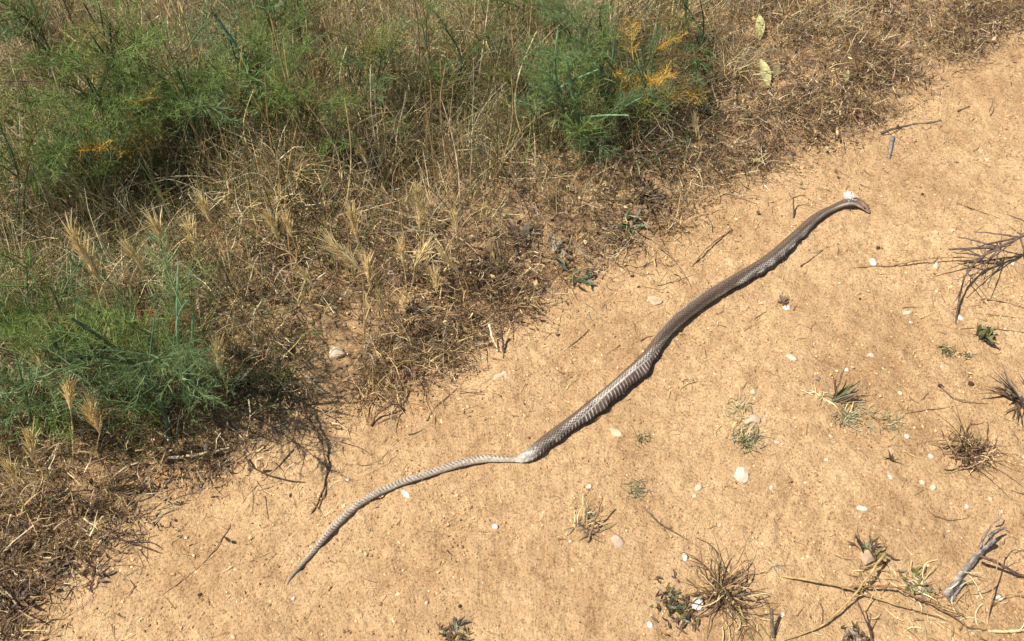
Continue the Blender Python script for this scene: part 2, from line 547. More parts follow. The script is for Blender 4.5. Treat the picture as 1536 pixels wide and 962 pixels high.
# green blades low among the straw
GREENS = [(150, 200, 220, 120), (60, 480, 130, 130), (250, 520, 140, 110), (900, 110, 120, 100), (560, 120, 120, 80), (350, 90, 140, 90), (740, 130, 120, 60)]
def green_f(px, py):
    v = np.zeros(np.shape(px))
    for x, y, a, b in GREENS:
        v = np.maximum(v, np.exp(-(((px - x) / a) ** 2 + ((py - y - 40) / b) ** 2)))
    return v
n = 11000
P = scatter(n, lambda x, y, d, px, py: (d > 0.08) * green_f(px, py) * (0.3 + 0.7 * clump(x, y, 0.1, 48)))
strands_obj('green_grass', 'thin green grass blades mixed into the fennel', 'grass', P,
            0.04 + 0.12 * rng.random(n), rng.normal(1.0, 0.35, n), rng.normal(0.7, 0.6, n),
            rng.uniform(0.0005, 0.0012, n), [GREEN, OLIVE, BLUEG, LIME, SAGE], w=[4, 3, 3, 1, 1], mat='green', k=6, wob=0.1, curl=0.5)
n = 2600
P = scatter(n, lambda x, y, d, px, py: (d > 0.25) * np.clip((1150 - px) / 300, 0, 1) * (0.15 + 0.85 * clump(x, y, 0.22, 88)))
strands_obj('rush_grass', 'upright olive and green rush like grass between the fennels', 'grass', P,
            0.12 + 0.22 * rng.random(n), rng.normal(1.3, 0.18, n), rng.normal(0.3, 0.3, n), rng.uniform(0.0006, 0.0013, n),
            [LIME, OLIVE, GREEN, SAGE, STRAW, (0.30, 0.30, 0.12)], mat='green', k=7, wob=0.06, curl=0.3, sides=3)
# a thin fall of straw on the path itself
n = 1500
P = scatter(n, lambda x, y, d, px, py: (d < 0.02) * (0.5 * np.exp(np.clip(d, -9, 0) / 0.09) + 0.05 * (px > 1000) + 0.02 + 0.25 * np.exp(-(((px - 1380) / 190) ** 2 + ((py - 900) / 90) ** 2))))
strands_obj('straw_bits', 'short bits of straw and stem lying scattered on the path', 'litter', P,
            0.008 + 0.035 * rng.random(n) ** 2, rng.normal(0.02, 0.1, n), rng.normal(0, 0.25, n), rng.uniform(0.0004, 0.0010, n),
            [STRAW, TAN, BROWN, UMBER, PALE], w=[3, 4, 4, 3, 1], k=4, flat_ref=True, wob=0.12)
#==SPLIT==
# ------------------------------------------------------------------ landmarks that the labels of small things refer to
VERGE_MARKS = [(284, 600, 'the two stemmed fennel'), (85, 545, 'the feathery fennel'), (50, 640, 'the low pale stemmed fennel'), (212, 255, 'the orange frond fennel'),
               (392, 200, 'the thick curved fennel stem'), (30, 345, 'the grey green fennel'), (465, 235, 'the straw stemmed fennel'), (880, 225, 'the thick pale fennel stem'),
               (915, 185, 'the bluish fennel'), (975, 150, 'the withered orange fennel'), (550, 175, 'the seed spikes'), (660, 140, 'the dull green fennel'), (1150, 120, 'the pale pointed leaf'),
               (503, 529, 'the cream stone'), (575, 358, 'the tan stone'), (707, 355, 'the yellow stone'), (795, 262, 'the embedded pale stone'), (785, 358, 'the dark grey weed'),
               (552, 270, 'the grey green leaf rosette'), (942, 340, 'the grassy green weed'), (300, 680, 'the pale grey stick'), (20, 905, 'the lowest dark weed'), (1445, 60, 'the thick straw bundle'),
               (1395, 187, 'the strip of bark'), (872, 415, 'the round leaved weed'), (620, 540, 'the matted grass clumps'), (1115, 246, 'the pale flat dry leaf'), (90, 120, 'the far straw fennel'),
               (760, 80, 'the far bushy fennel'), (420, 110, 'the fennel hidden in straw'), (1040, 95, 'the far upright fennel'), (165, 300, 'the lush fennel')]
PATH_MARKS = [(1290, 312, 'the snake head'), (1160, 390, 'the snake neck'), (1000, 500, 'the dark snake back'), (900, 610, 'the snake belly'), (780, 690, 'the pinch in the snake'), (620, 720, 'the snake tail'),
              (440, 870, 'the snake tail tip'), (1480, 390, 'the spiny branch'), (1455, 850, 'the burnt branch'), (1085, 880, 'the curling dry tuft'), (1450, 670, 'the wiry clump'), (1113, 709, 'the flat stone slab'),
              (1258, 600, 'the dark fanned sprig'), (925, 650, 'the yellowish pebble'), (1300, 830, 'the rosette weed'), (1520, 600, 'the dark spiky tuft'), (1474, 500, 'the small leafy weed'), (1292, 762, 'the uneven white pebble'),
              (883, 795, 'the straw tuft with stick'), (743, 790, 'the single white pebble')]
def near_mark(marks, x, y):
    return min(marks, key=lambda m: (m[0] - x) ** 2 + (1.5 * (m[1] - y)) ** 2)[2]
def tag_near(o, what, cat, marks, x, y):
    a = min(marks, key=lambda m: (m[0] - x) ** 2 + (1.5 * (m[1] - y)) ** 2)
    dx, dy = x - a[0], 1.5 * (y - a[1])
    def score(m):
        ex, ey = m[0] - a[0], 1.5 * (m[1] - a[1]); L = math.hypot(ex, ey) + 1e-6
        return (dx * ex + dy * ey) / L / (math.hypot(dx, dy) + 1e-6) - L / 900
    b = max([m for m in marks if m is not a], key=score)
    l = what + ' beside ' + a[2] + ' towards ' + b[2]
    return tag(o, l, cat, l)

# ------------------------------------------------------------------ the dead snake
SN = [(1304, 320), (1297, 315), (1290, 311.5), (1281, 309), (1270, 309.5), (1258, 312.5), (1245, 318), (1232, 324.5), (1215, 337), (1195, 356), (1175, 375), (1155, 393),
      (1130, 410), (1105, 424), (1080, 438), (1055, 453), (1030, 472), (1010, 489), (994, 507), (981, 526), (966, 547), (946, 568),
      (925, 588), (900, 608), (872, 629), (846, 647), (822, 665), (806, 678), (794, 686), (783, 689.5), (772, 690), (752, 689.5), (724, 690),
      (690, 697), (655, 708), (620, 719), (590, 730), (560, 744), (535, 760), (511, 782), (490, 804), (470, 828), (450, 851), (437, 866), (431, 878)]
SW = [4, 13, 18, 18, 15, 12.5, 12, 14, 17.5, 20, 22, 24, 24.5, 24, 24, 24.5, 24.5, 24, 22, 23, 26, 29, 31, 29, 26, 25.5, 26, 26, 24, 18, 9.5, 12.5,
      15.5, 15, 14, 13.5, 13, 13, 13, 12.5, 12, 10, 7, 4.5, 2.4]
TW = [0, 0, 0, 0, -10, -25, -30, -25, -20, -25, -35, -38, -35, -12, 15, 25, 25, 20, 5, -45, -85, -105, -110, -105, -80, -50, -45, -55, -60, -60, -60,
      -40, -30, -20, -10, 0, 0, 0, 10, 15, 20, 20, 15, 10, 0]
def build_snake():
    ctr = np.array([ground(px, py + 1.0) for px, py in SN])
    wid = np.array([0.80 * w * mpp(px, py) for w, (px, py) in zip(SW, SN)])
    seg = np.concatenate([[0], np.cumsum(np.linalg.norm(np.diff(ctr, axis=0), axis=1))])
    n, k = 1500, 56
    P = poly_smooth(ctr, n)
    s = np.linspace(0, seg[-1], n)
    W = np.interp(s, seg, wid); ker = np.hanning(25); ker /= ker.sum()
    W[20:-20] = np.convolve(W, ker, 'same')[20:-20]
    TWI = np.radians(np.interp(s, seg, TW)); TWI = np.convolve(np.pad(TWI, 30, 'edge'), np.hanning(61) / np.hanning(61).sum(), 'valid')
    gz = hfun(P[:, 0], P[:, 1]); gz = np.convolve(np.pad(gz, 20, 'edge'), np.ones(41) / 41, 'valid')
    T = unit(np.gradient(np.column_stack([P[:, :2], gz]), axis=0))
    T[:, 2] *= 0.5; T = unit(T)
    S = unit(np.cross(T, np.array([0, 0, 1.0])))
    # S must point to the camera side (down the path)
    flip = np.sign(-(S[:, 1]) + 0.6 * S[:, 0]); flip[flip == 0] = 1
    S = S * (np.median(flip) if abs(np.median(flip)) > 0 else 1)
    phi = np.linspace(0, 2 * np.pi, k, endpoint=False)           # 0 = up, + = towards the camera side
    PH, SS = np.meshgrid(phi, s)
    beta = (PH - TWI[:, None] + np.pi) % (2 * np.pi) - np.pi        # 0 = back, +-pi = belly
    ab = np.abs(beta)
    sp = seg
    pinch = seg[30]
    tail = 1 / (1 + np.exp(-(SS - pinch) / 0.006))
    r = 0.5 * W[:, None] * np.ones_like(PH)
    # a dried, slumped section: keeled back, sunken flank, loose fold of skin on the camera side
    keel = 0.10 * np.exp(-(beta / 0.35) ** 2)
    sunk = -0.10 * np.exp(-((ab - 2.05) / 0.35) ** 2)
    fold = 1 + (keel + sunk) * (1 - tail)
    flap_reg = np.interp(s, [seg[8], seg[9], seg[13], seg[14], seg[19], seg[20], seg[27], seg[28]], [0, 1, 1, 0.1, 0.2, 1, 1, 0.2])[:, None]
    flap = 1.5 * flap_reg * np.exp(-((PH - 1.65) / 0.5) ** 2) * (0.16 * np.sin(SS / 0.0075 + 2.2 * np.sin(SS / 0.05)) * (0.5 + fbm(SS, SS * 0, 0.04, 2, 3)) + 0.22 * fbm(SS, 0 * SS, 0.045, 2, 7))
    wr = 0.035 * fbm(SS, PH, 0.02, 2, 17)
    # the carcass has collapsed to a blunt ridge, like a low roof
    dia = 1 / (np.abs(np.sin(PH)) + np.abs(np.cos(PH)))
    rid = np.interp(s, [0, seg[5], seg[9], seg[28], seg[31], seg[-1]], [0.1, 0.3, 0.62, 0.62, 0.35, 0.35])[:, None]
    dia = 1 - rid * (1 - dia) * (np.cos(PH) > -0.2)
    rr = r * (fold + flap + wr) * dia
    X = rr * np.sin(PH) * 1.03
    hs = np.interp(s, [0, seg[3], seg[6], seg[12], seg[27], seg[30], seg[33], seg[-1]], [0.7, 0.78, 0.85, 1.02, 1.02, 0.66, 0.85, 0.95])[:, None]
    Zc = rr * np.cos(PH) * hs
    Zc = Zc + 0.5 * W[:, None] * hs * 0.94
    Zc = np.where(Zc < 0.0, 0.15 * Zc, Zc)
    # scales: lozenges in rows along the body
    rows = 15
    sl_ = np.interp(s, [0, seg[5], seg[10], seg[28], seg[31], seg[-1]], [0.0036, 0.0050, 0.0088, 0.0088, 0.0075, 0.0050])
    uu = np.cumsum(np.gradient(s) / sl_)[:, None] * np.ones_like(PH)
    vv_ = beta / (2 * np.pi) * rows
    a_ = uu + vv_; b_ = uu - vv_
    da = np.abs((a_ % 1) - 0.5) * 2; db = np.abs((b_ % 1) - 0.5) * 2      # 1 at lozenge edge
    edge = np.maximum(da, db)
    rim = np.clip((edge - 0.55) / 0.34, 0, 1)
    cell = np.floor(a_) * 57 + np.floor(b_) * 131
    cr_ = _hash(cell, cell * 0, 5)
    scute = (uu * 1.05 + 0.22 * np.cos(beta * 1.0) * 2) % 1.0
    sc_edge = np.clip(1 - np.abs(scute - 0.5) / (0.24 + 0.16 * vnoise(SS / 0.006, PH * 1.3, 44)), 0, 1) * np.clip(0.85 + 1.2 * vnoise(SS / 0.014, PH * 2, 45), 0.25, 1)
    belly = 1 / (1 + np.exp(-(ab - 2.0) / 0.06)) * (1 - tail)
    relief = (1 - belly) * (0.00055 * (1 - rim)) * np.clip(W[:, None] / 0.02, 0.2, 1) + belly * 0.0007 * sc_edge
    X += relief * np.sin(PH); Zc += relief * np.cos(PH)
    V = P[:, None, :] * np.array([1, 1, 0]) + S[:, None, :] * X[..., None]
    V[..., 2] = gz[:, None] + S[:, None, 2] * X + Zc + 0.0012
    # lift of the neck and tilt of the head
    up = np.interp(s, [0, seg[2], seg[4], seg[6], seg[9]], [0.001, 0.003, 0.008, 0.006, 0.0])
    V[..., 2] += up[:, None]
    # colour
    def C_(c):
        return np.array(c)[None, None, :]
    e3 = lambda q: q[..., None]
    back = C_((0.060, 0.040, 0.027)) * (0.75 + 0.5 * e3(cr_)); backrim = C_((0.150, 0.108, 0.073))
    flank = C_((0.045, 0.032, 0.023)) * (0.8 + 0.5 * e3(cr_)); flankrim = C_((0.62, 0.56, 0.47))
    fl = np.clip((ab - 0.85) / 0.35, 0, 1) * (0.65 + 0.7 * vnoise(SS / 0.02, PH * 1.5, 9))
    fl = np.clip(fl, 0, 1)
    C = e3(1 - fl) * (back * (1 - e3(rim)) + backrim * e3(rim)) + e3(fl) * (flank * (1 - e3(rim)) + flankrim * e3(rim))
    bel = C_((0.105, 0.070, 0.054)) * (0.85 + 0.5 * e3(vnoise(SS / 0.01, PH, 12))) * (1 - e3(sc_edge) ** 2) + C_((0.66, 0.58, 0.48)) * e3(sc_edge) ** 2
    C = C * (1 - e3(belly)) + bel * e3(belly)
    ridge = np.exp(-((ab - 1.92) / 0.07) ** 2) * (1 - tail) * 0.75
    C = C * (1 - e3(ridge)) + C_((0.70, 0.64, 0.54)) * e3(ridge)
    # tail: pale grey with slanting dark ticks
    tk = ((uu * 1.0 + np.abs(beta + 0.25) * 0.62 + 0.5 * vnoise(SS / 0.03, PH, 33)) % 1.0)
    tick = np.clip(1 - np.abs(tk - 0.5) / 0.24, 0, 1) * np.clip(1.25 - ab / 1.9, 0, 1)
    tick = np.clip(tick * 2.2 * (0.55 + 0.9 * cr_) * (0.7 + 0.8 * vnoise(SS / 0.012, PH * 2, 35)), 0, 1)
    tick = np.clip(tick - 0.5 * rim * (ab > 0.5), 0, 1)
    fade = np.clip((SS - seg[41]) / (seg[-1] - seg[41]), 0, 1)
    tl = C_((0.42, 0.345, 0.26)) * (0.85 + 0.35 * e3(vnoise(SS / 0.008, PH * 2, 15))) * (1 - e3(tick)) + C_((0.05, 0.038, 0.03)) * e3(tick)
    tl = tl * (1 - 0.7 * e3(fade)) + C_((0.09, 0.065, 0.05)) * 0.7 * e3(fade)
    pale = np.exp(-((SS - seg[29]) / 0.022) ** 2) * 0.75
    C = C * (1 - e3(pale)) + C_((0.40, 0.36, 0.31)) * (0.5 + e3(cr_)) * e3(pale)
    C = C * (1 - e3(tail)) + tl * e3(tail)
    # head: brown above, pinkish pale lips
    hd = np.clip(1 - SS / seg[3], 0, 1)
    hc = C_((0.17, 0.105, 0.075)) * (0.7 + 0.9 * e3(0.5 + vnoise(SS / 0.004, PH * 3, 19)))
    lip = np.exp(-((ab - 1.45) / 0.22) ** 2)
    hc = hc * (1 - 0.8 * e3(lip)) + C_((0.46, 0.31, 0.24)) * 0.8 * e3(lip)
    mouth = np.exp(-((ab - 1.72) / 0.09) ** 2)
    hc = hc * (1 - 0.85 * e3(mouth)) + C_((0.04, 0.025, 0.02)) * 0.85 * e3(mouth)
    hk = np.clip(hd * 3, 0, 1)
    C = C * (1 - e3(hk)) + hc * e3(hk)
    thro = np.exp(-((SS - seg[5]) / 0.028) ** 2) * np.clip((ab - 1.0) / 0.3, 0, 1)
    C = C * (1 - 0.8 * e3(thro)) + C_((0.55, 0.46, 0.34)) * 0.8 * e3(thro)
    idx = np.arange(n * k).reshape(n, k); nx = np.roll(idx, -1, 1)
    F = np.stack([idx[:-1], idx[1:], nx[1:], nx[:-1]], -1).reshape(-1, 4)
    base = np.array([ctr[22][0], ctr[22][1], float(hfun(ctr[22][0], ctr[22][1]))])
    t = thing('snake', 'long dead brown snake stretched across the dirt path', 'snake', base)
    V = V.reshape(-1, 3)
    link('body', mesh_np('snake_body', V - base, F, C.reshape(-1, 3), 'snake'), t)
    # eyes, set in the sides of the head
    V3 = V.reshape(n, k, 3)
    i = int(np.searchsorted(s, seg[1] * 0.95))
    for q in (int(k * 0.16), int(k * 0.84)):
        bm = bmesh.new(); bmesh.ops.create_icosphere(bm, subdivisions=2, radius=0.0022)
        me = bpy.data.meshes.new('eye'); bm.to_mesh(me); bm.free()
        ca = me.color_attributes.new('Col', 'FLOAT_COLOR', 'POINT')
        ca.data.foreach_set('color', np.tile([0.02, 0.016, 0.012, 1], len(me.vertices)).astype(np.float32))
        me.materials.append(M['snake'])
        link('eye', me, t, V3[i, q] - base)
    return V3, seg, s
SNV, SEG, SS_ = build_snake()

# white seed fluff caught on the nape
def fluff():
    i = int(np.searchsorted(SS_, SEG[4])); p = SNV[i, 0].copy()
    p = p + np.array([-0.002, 0.008, 0.002])
    n = 170
    az = rng.uniform(0, 6.28, n); el = np.abs(rng.normal(0.55, 0.5, n))
    c = curves(np.zeros((n, 3)) + rng.normal(0, 0.0035, (n, 3)) * np.array([1.2, 1, 0.3]), az, el, rng.uniform(0.006, 0.015, n), rng.normal(0.2, 0.8, n), rng.normal(0, 1, n), 4, 0.15)
    V, F, C = tubes(c, np.full((n, 4), 0.00028), np.full((n, 3), 0.86) * np.array([1, 0.99, 0.96]), 2)
    o = link('seed_fluff', mesh_np('seed_fluff', V, F, C, 'fluff'), None, p)
    tag(o, 'small white tuft of seed fluff stuck on the nape of the snake', 'fluff')
fluff()

# ------------------------------------------------------------------ stones
def ico(sub):
    bm = bmesh.new(); bmesh.ops.create_icosphere(bm, subdivisions=sub, radius=1)
    bm.verts.ensure_lookup_table()
    V = np.array([v.co[:] for v in bm.verts]); F = np.array([[v.index for v in f.verts] for f in bm.faces]); bm.free()
    return V, F
ICO2, ICF2 = ico(3)
ICO1, ICF1 = ico(2)
def pebble(px, py, w, h, colr, label, rot=0.0, thick=0.45, group=None, name='pebble', cat='stone', mat='stone', facet=0.26, sink=0.35, seed=None):
    """w, h: size in photo pixels along the long and short side"""
    g = ground(px, py); k = mpp(px, py)
    seed = int(px * 3 + py); zoff = -0.22 if sink > 0.2 else 0.25
    colr = np.array(colr) * 0.50 + np.array((0.45, 0.30, 0.17)) * 0.36 if sink > 0.2 else colr
    V = (ICO1 if w < 16 else ICO2).copy()
    nz = fbm(V[:, 0] * 1.3 + seed, V[:, 1] * 1.3 + V[:, 2] * 1.7, 0.9, 3, seed % 97)
    V = V * (1 + facet * 1.6 * nz)[:, None]
    # knock a few flat faces on it
    r2 = np.random.default_rng(seed)
    for _ in range(10):
        d = unit(r2.normal(size=3)); dist = r2.uniform(0.55, 0.95)
        ex = V @ d - dist
        V = V - np.outer(np.clip(ex, 0, 9) * 0.95, d)
    a, b = w * k / 2, h * k / 2 * 1.12
    V = V * np.array([a, b, min(a, b) * 2 * thick])
    c, s = math.cos(rot), math.sin(rot)
    V = np.column_stack([V[:, 0] * c - V[:, 1] * s, V[:, 0] * s + V[:, 1] * c, V[:, 2]])
    C = np.array(colr)[None] * (1 + 0.5 * fbm(V[:, 0], V[:, 1] + V[:, 2], 0.01, 2, seed % 53))[:, None]
    o = link(name, mesh_np(name, V, ICF1 if w < 16 else ICF2, C, mat), None, g + np.array([0, 0, min(a, b) * 2 * thick * zoff]))
    return tag(o, label, cat, group)

WHITE = (0.74, 0.70, 0.62); CREAM = (0.70, 0.56, 0.36); GREYS = (0.36, 0.31, 0.26); PINK = (0.45, 0.32, 0.24)
pebble(503, 530, 32, 21, (0.78, 0.68, 0.50), 'rounded cream white stone resting on bare soil at the verge edge', 0.2, 0.5)
pebble(611, 743, 24, 10, (0.82, 0.79, 0.74), 'slim white stone lying beside the pale tail of the snake', -0.9, 0.4)
pebble(925, 650, 28, 11, (0.72, 0.56, 0.33), 'long yellowish pebble beside the middle of the snake', -0.5, 0.5)
pebble(1113, 709, 38, 22, (0.70, 0.60, 0.46), 'large flat pale stone slab bedded in the path beside a grey green tuft', 1.15, 0.22)
pebble(1128, 632, 27, 18, (0.42, 0.33, 0.26), 'greyish pink stone half hidden by a grey green tuft', 0.3, 0.4)
pebble(1188, 536, 20, 9, (0.70, 0.62, 0.46), 'flat pale pebble alone between snake and dark grass sprig', -0.35, 0.35)
pebble(1362, 470, 17, 10, (0.76, 0.66, 0.46), 'cream pebble beside a long dry straw near the spiny branch', 0.1, 0.4)
pebble(795, 262, 30, 15, (0.62, 0.52, 0.38), 'pale stone embedded in a bare patch among dry verge grass', 0.0, 0.4)
pebble(575, 358, 20, 17, (0.56, 0.40, 0.22), 'tan stone among the litter between bearded grass stalks', 0.3, 0.5)
pebble(707, 355, 14, 11, (0.66, 0.52, 0.24), 'small yellow stone in the brown litter of the verge', 0.2, 0.5)
pebble(1302, 838, 32, 28, (0.40, 0.27, 0.18), 'rounded brown stone under the dark leaved rosette weed', 0.4, 0.42)
pebble(1046, 908, 24, 15, (0.56, 0.50, 0.42), 'grey white stone standing beside the dark leafy weed', 1.2, 0.6, sink=0.1)
pebble(925, 813, 30, 20, (0.30, 0.24, 0.20), 'flat grey stone sunk in the path beside a straw tuft', -0.9, 0.22)
pebble(753, 564, 30, 20, (0.42, 0.34, 0.25), 'dull grey flat stone sunk in the path near the verge', -0.3, 0.14)
pebble(983, 451, 24, 18, (0.58, 0.44, 0.28), 'faint pale flat stone flush with the path near the snake', 0.2, 0.14)
pebble(1225, 567, 12, 8, (0.28, 0.22, 0.20), 'small dark grey pebble beside the dark grass sprig', 0.1, 0.4)
pebble(1292, 762, 20, 9, (0.80, 0.74, 0.66), 'white pebble with an uneven outline in the open path', -0.2, 0.4)
pebble(743, 790, 11, 9, (0.84, 0.80, 0.74), 'single bright white pebble on the open path beside the snake', 0.2, 0.5)
pebble(1026, 836, 16, 10, (0.82, 0.78, 0.70), 'white pebble beside the big curling dry grass tuft', -0.9, 0.5)
pebble(975, 937, 11, 10, (0.86, 0.83, 0.78), 'white pebble beside the dark leafy weed', 0.2, 0.5)
pebble(1397, 685, 12, 9, (0.84, 0.80, 0.70), 'bright white pebble at the foot of the dry grass clump', 0.2, 0.5)
pebble(1384, 724, 12, 9, (0.82, 0.74, 0.58), 'cream white pebble, one of a touching pair beside dry clump', 0.2, 0.5, group='pair of pebbles')
pebble(1399, 731, 12, 9, (0.82, 0.74, 0.58), 'cream white pebble, one of a touching pair beside dry clump', 0.8, 0.5, group='pair of pebbles')
pebble(1048, 732, 15, 12, (0.66, 0.54, 0.38), 'knobbly pale pebble beside the flat stone slab', 0.7, 0.45)
for i, (x, y, w, h) in enumerate([(522, 720, 9, 8), (516, 760, 8, 6), (1165, 663, 14, 6), (1156, 732, 10, 5), (1335, 716, 12, 5), (1486, 748, 8, 7),
                                  (1503, 768, 7, 6), (1307, 533, 11, 8), (1405, 398, 11, 9), (1404, 349, 9, 7), (1430, 346, 10, 7), (1310, 394, 15, 9),
                                  (1180, 462, 12, 9), (1080, 788, 8, 7), (1247, 655, 7, 5), (884, 730, 8, 6), (1440, 477, 12, 9), (1405, 437, 8, 6),
                                  (1130, 588, 12, 8), (1270, 555, 7, 5), (440, 898, 9, 7), (350, 955, 9, 6), (1042, 744, 8, 6), (1360, 655, 8, 7),
                                  (1499, 897, 12, 7), (1466, 896, 9, 6), (702, 610, 7, 5), (856, 812, 6, 5), (1175, 923, 9, 8), (1212, 836, 8, 6),
                                  (640, 905, 7, 5), (1240, 690, 7, 6), (1450, 760, 9, 7), (1350, 590, 8, 6), (1425, 300, 7, 5), (1480, 240, 8, 6)]):
    pebble(x, y, w * 1.1, h * 1.1, [WHITE, CREAM, (0.66, 0.55, 0.40), (0.76, 0.70, 0.58)][i % 4], '', i * 1.3, 0.5)
    tag_near(col.objects[-1], 'tiny %s pebble' % ['white', 'cream', 'tan', 'pale'][i % 4], 'stone', PATH_MARKS, x, y)
for i, (x, y, w, h) in enumerate([(1411, 580, 10, 7), (1456, 576, 10, 8), (958, 432, 7, 6), (948, 415, 6, 5), (1317, 373, 8, 5), (1290, 449, 5, 4), (690, 910, 6, 5), (300, 893, 8, 6), (935, 690, 6, 4), (870, 934, 7, 6)]):
    pebble(x, y, w, h, (0.055, 0.035, 0.025), '', i * 0.9, 0.5, name='dropping', cat='dropping', mat='wood', facet=0.08, sink=0.1)
    tag_near(col.objects[-1], 'small dark oval dropping', 'dropping', PATH_MARKS + [(953, 424, 'the pale flush stone'), (300, 893, 'the long rootlike twig')], x, y)

# ------------------------------------------------------------------ twigs, straws and sticks drawn from the photograph
def twig(name, label, cat, pts, rpx, colr, lifts=None, branches=(), mat='wood', group=None, taper=0.5, sides=6, wob=0.35, part='stem', bed=0.7):
    """pts in photo pixels on the ground; lifts: heights (m) at each point; branches: (pts, rpx, lifts)"""
    def line(pts, rpx, lifts, tp):
        k = max(6, 5 * len(pts))
        w3 = []
        for q, (x, y) in enumerate(pts):
            g = ground(x, y)
            hgt = lifts[q] if lifts else 0.0
            if hgt > 0.004:                      # a raised point: keep the pixel's ray
                d = ray(x, y); t = (g[2] + hgt - CAM_H) / d[2]
                g = CAMP + d * t
            w3.append(g)
        c = poly_smooth(np.array(w3), k)
        r0 = rpx * mpp(*pts[0])
        nz = rng.normal(0, 1, (k, 3)); nz[0] = 0
        nz = (nz + np.roll(nz, 1, 0)) * 0.5
        c = c + nz * r0 * wob
        rad = r0 * np.linspace(1, tp, k) * (1 + rng.normal(0, 0.09, k))
        gz = hfun(c[:, 0], c[:, 1])
        c[:, 2] = np.maximum(c[:, 2], gz + rad * bed)
        d0 = unit(c[0] - c[1]); d1 = unit(c[-1] - c[-2])
        c = np.vstack([c[0] + d0 * rad[0] * 0.15, c, c[-1] + d1 * rad[-1] * 0.4])
        rad = np.concatenate([[rad[0] * 0.08], rad, [rad[-1] * 0.1]])
        return c, rad
    c, rad = line(pts, rpx, lifts, taper)
    base = c[0].copy()
    def mk(c, rad, nm):
        cc = np.array(colr)[None, :] * (1 + rng.normal(0, 0.12, (len(c), 1)))
        V, F, C = tubes((c - base)[None], rad[None], cc[None], sides)
        if sides >= 10:                           # weathered grain: ridges and cracks along the wood
            st = np.tile(rng.uniform(0.45, 1.9, sides), len(c))[:, None]
            C = C * st * rng.uniform(0.75, 1.25, (len(C), 1))
            ax = np.repeat(c - base, sides, axis=0)
            V = ax + (V - ax) * (np.tile(rng.uniform(0.72, 1.18, sides), len(c))[:, None] * rng.uniform(0.92, 1.08, (len(V), 1)))
        return mesh_np(nm, V, F, C, mat)
    if not branches:
        o = link(name, mk(c, rad, name), None, base)
        return tag(o, label, cat, group)
    t = thing(name, label, cat, base, group)
    link(part, mk(c, rad, name), t)
    for b in branches:
        cb, rb = line(b[0], b[1], b[2] if len(b) > 2 else None, 0.45)
        link('side_twig', mk(cb, rb, 'side_twig'), t)
    return t

DT = (0.075, 0.048, 0.034); BT = (0.17, 0.105, 0.06); ST = (0.50, 0.36, 0.18); GT = (0.22, 0.20, 0.185)
twig('twig', 'thin dark right angled twig standing behind the neck of the snake', 'twig', [(1191, 327), (1190.5, 312), (1190, 297)], 1.4, DT, [0, 0.012, 0.03], [([(1190, 297), (1200, 294), (1209, 294)], 1.1, [0.03, 0.03, 0.03])])
twig('twig', 'curved dark twig on bare soil behind the dark body of the snake', 'twig', [(1098, 345), (1070, 364), (1050, 384), (1035, 405)], 1.3, BT, [0, 0.008, 0.006, 0])
twig('twig', 'fine dark stem reaching from verge litter towards the snake', 'twig', [(985, 365), (1005, 382), (1022, 405), (1034, 425), (1041, 442)], 0.9, BT, [0.02, 0.02, 0.01, 0.005, 0])
twig('stick', 'short dark stick leaning in the straw coloured tuft', 'stick', [(881, 815), (890, 786), (905, 748)], 2.0, BT, [0, 0.02, 0.045])
twig('twig', 'dark forked twig trailing onto the path between the snake tail and the verge', 'twig', [(448, 595), (462, 628), (478, 655), (486, 680), (490, 705), (484, 735), (476, 757), (460, 778)], 1.8, (0.11, 0.065, 0.04), [0.03, 0.03, 0.02, 0.012, 0.008, 0.004, 0.004, 0],
     [([(492, 700), (489, 735), (478, 764)], 1.3), ([(470, 642), (482, 655), (484, 668)], 1.2, [0.025, 0.02, 0.012]), ([(486, 680), (494, 690), (491, 703)], 1.0)])
twig('root_twig', 'long thin rootlike twig with fine side shoots running over the path', 'twig', [(440, 675), (410, 708), (380, 735), (355, 768), (342, 795), (322, 825), (300, 850), (272, 872), (245, 892)], 1.3, BT, None,
     [([(392, 725), (375, 755), (360, 765)], 0.7), ([(355, 768), (345, 765), (338, 778)], 0.6), ([(342, 795), (330, 790), (322, 796)], 0.6), ([(380, 735), (402, 740), (392, 752)], 0.6), ([(335, 805), (345, 815), (342, 824)], 0.6)])
twig('twig', 'dark twig curving out from the verge beside the pale stick', 'twig', [(368, 686), (378, 700), (398, 711), (425, 719), (456, 724)], 1.4, DT, [0.01, 0.012, 0.01, 0.006, 0])
twig('stick', 'pale grey stick lying along the edge of the verge', 'stick', [(252, 686), (285, 684), (318, 678), (345, 671)], 3.0, (0.46, 0.36, 0.24), [0.012, 0.016, 0.016, 0.01])
twig('straw', 'bent pale straw looping out of the verge onto the soil', 'straw', [(203, 676), (225, 674), (247, 672), (243, 692), (232, 718), (215, 742), (190, 757)], 1.4, ST, [0.03, 0.04, 0.045, 0.03, 0.02, 0.012, 0], mat='dry')
twig('twig', 'short double pronged dark twig on the path beside the verge', 'twig', [(168, 806), (185, 812), (215, 820), (252, 834)], 1.8, DT, [0, 0.004, 0.008, 0.004], [([(185, 812), (222, 812), (248, 826)], 1.1, [0.004, 0.008, 0.003]), ([(178, 808), (165, 790), (163, 780)], 1.1, [0.002, 0.02, 0.03])])
twig('twig', 'small curved brown twig lying alone beside the verge', 'twig', [(164, 856), (182, 862), (197, 874), (208, 889)], 1.3, BT)
twig('straw', 'thin straight straw lying diagonal on the path under the verge', 'straw', [(884, 495), (868, 510), (846, 527)], 1.0, BT, mat='dry')
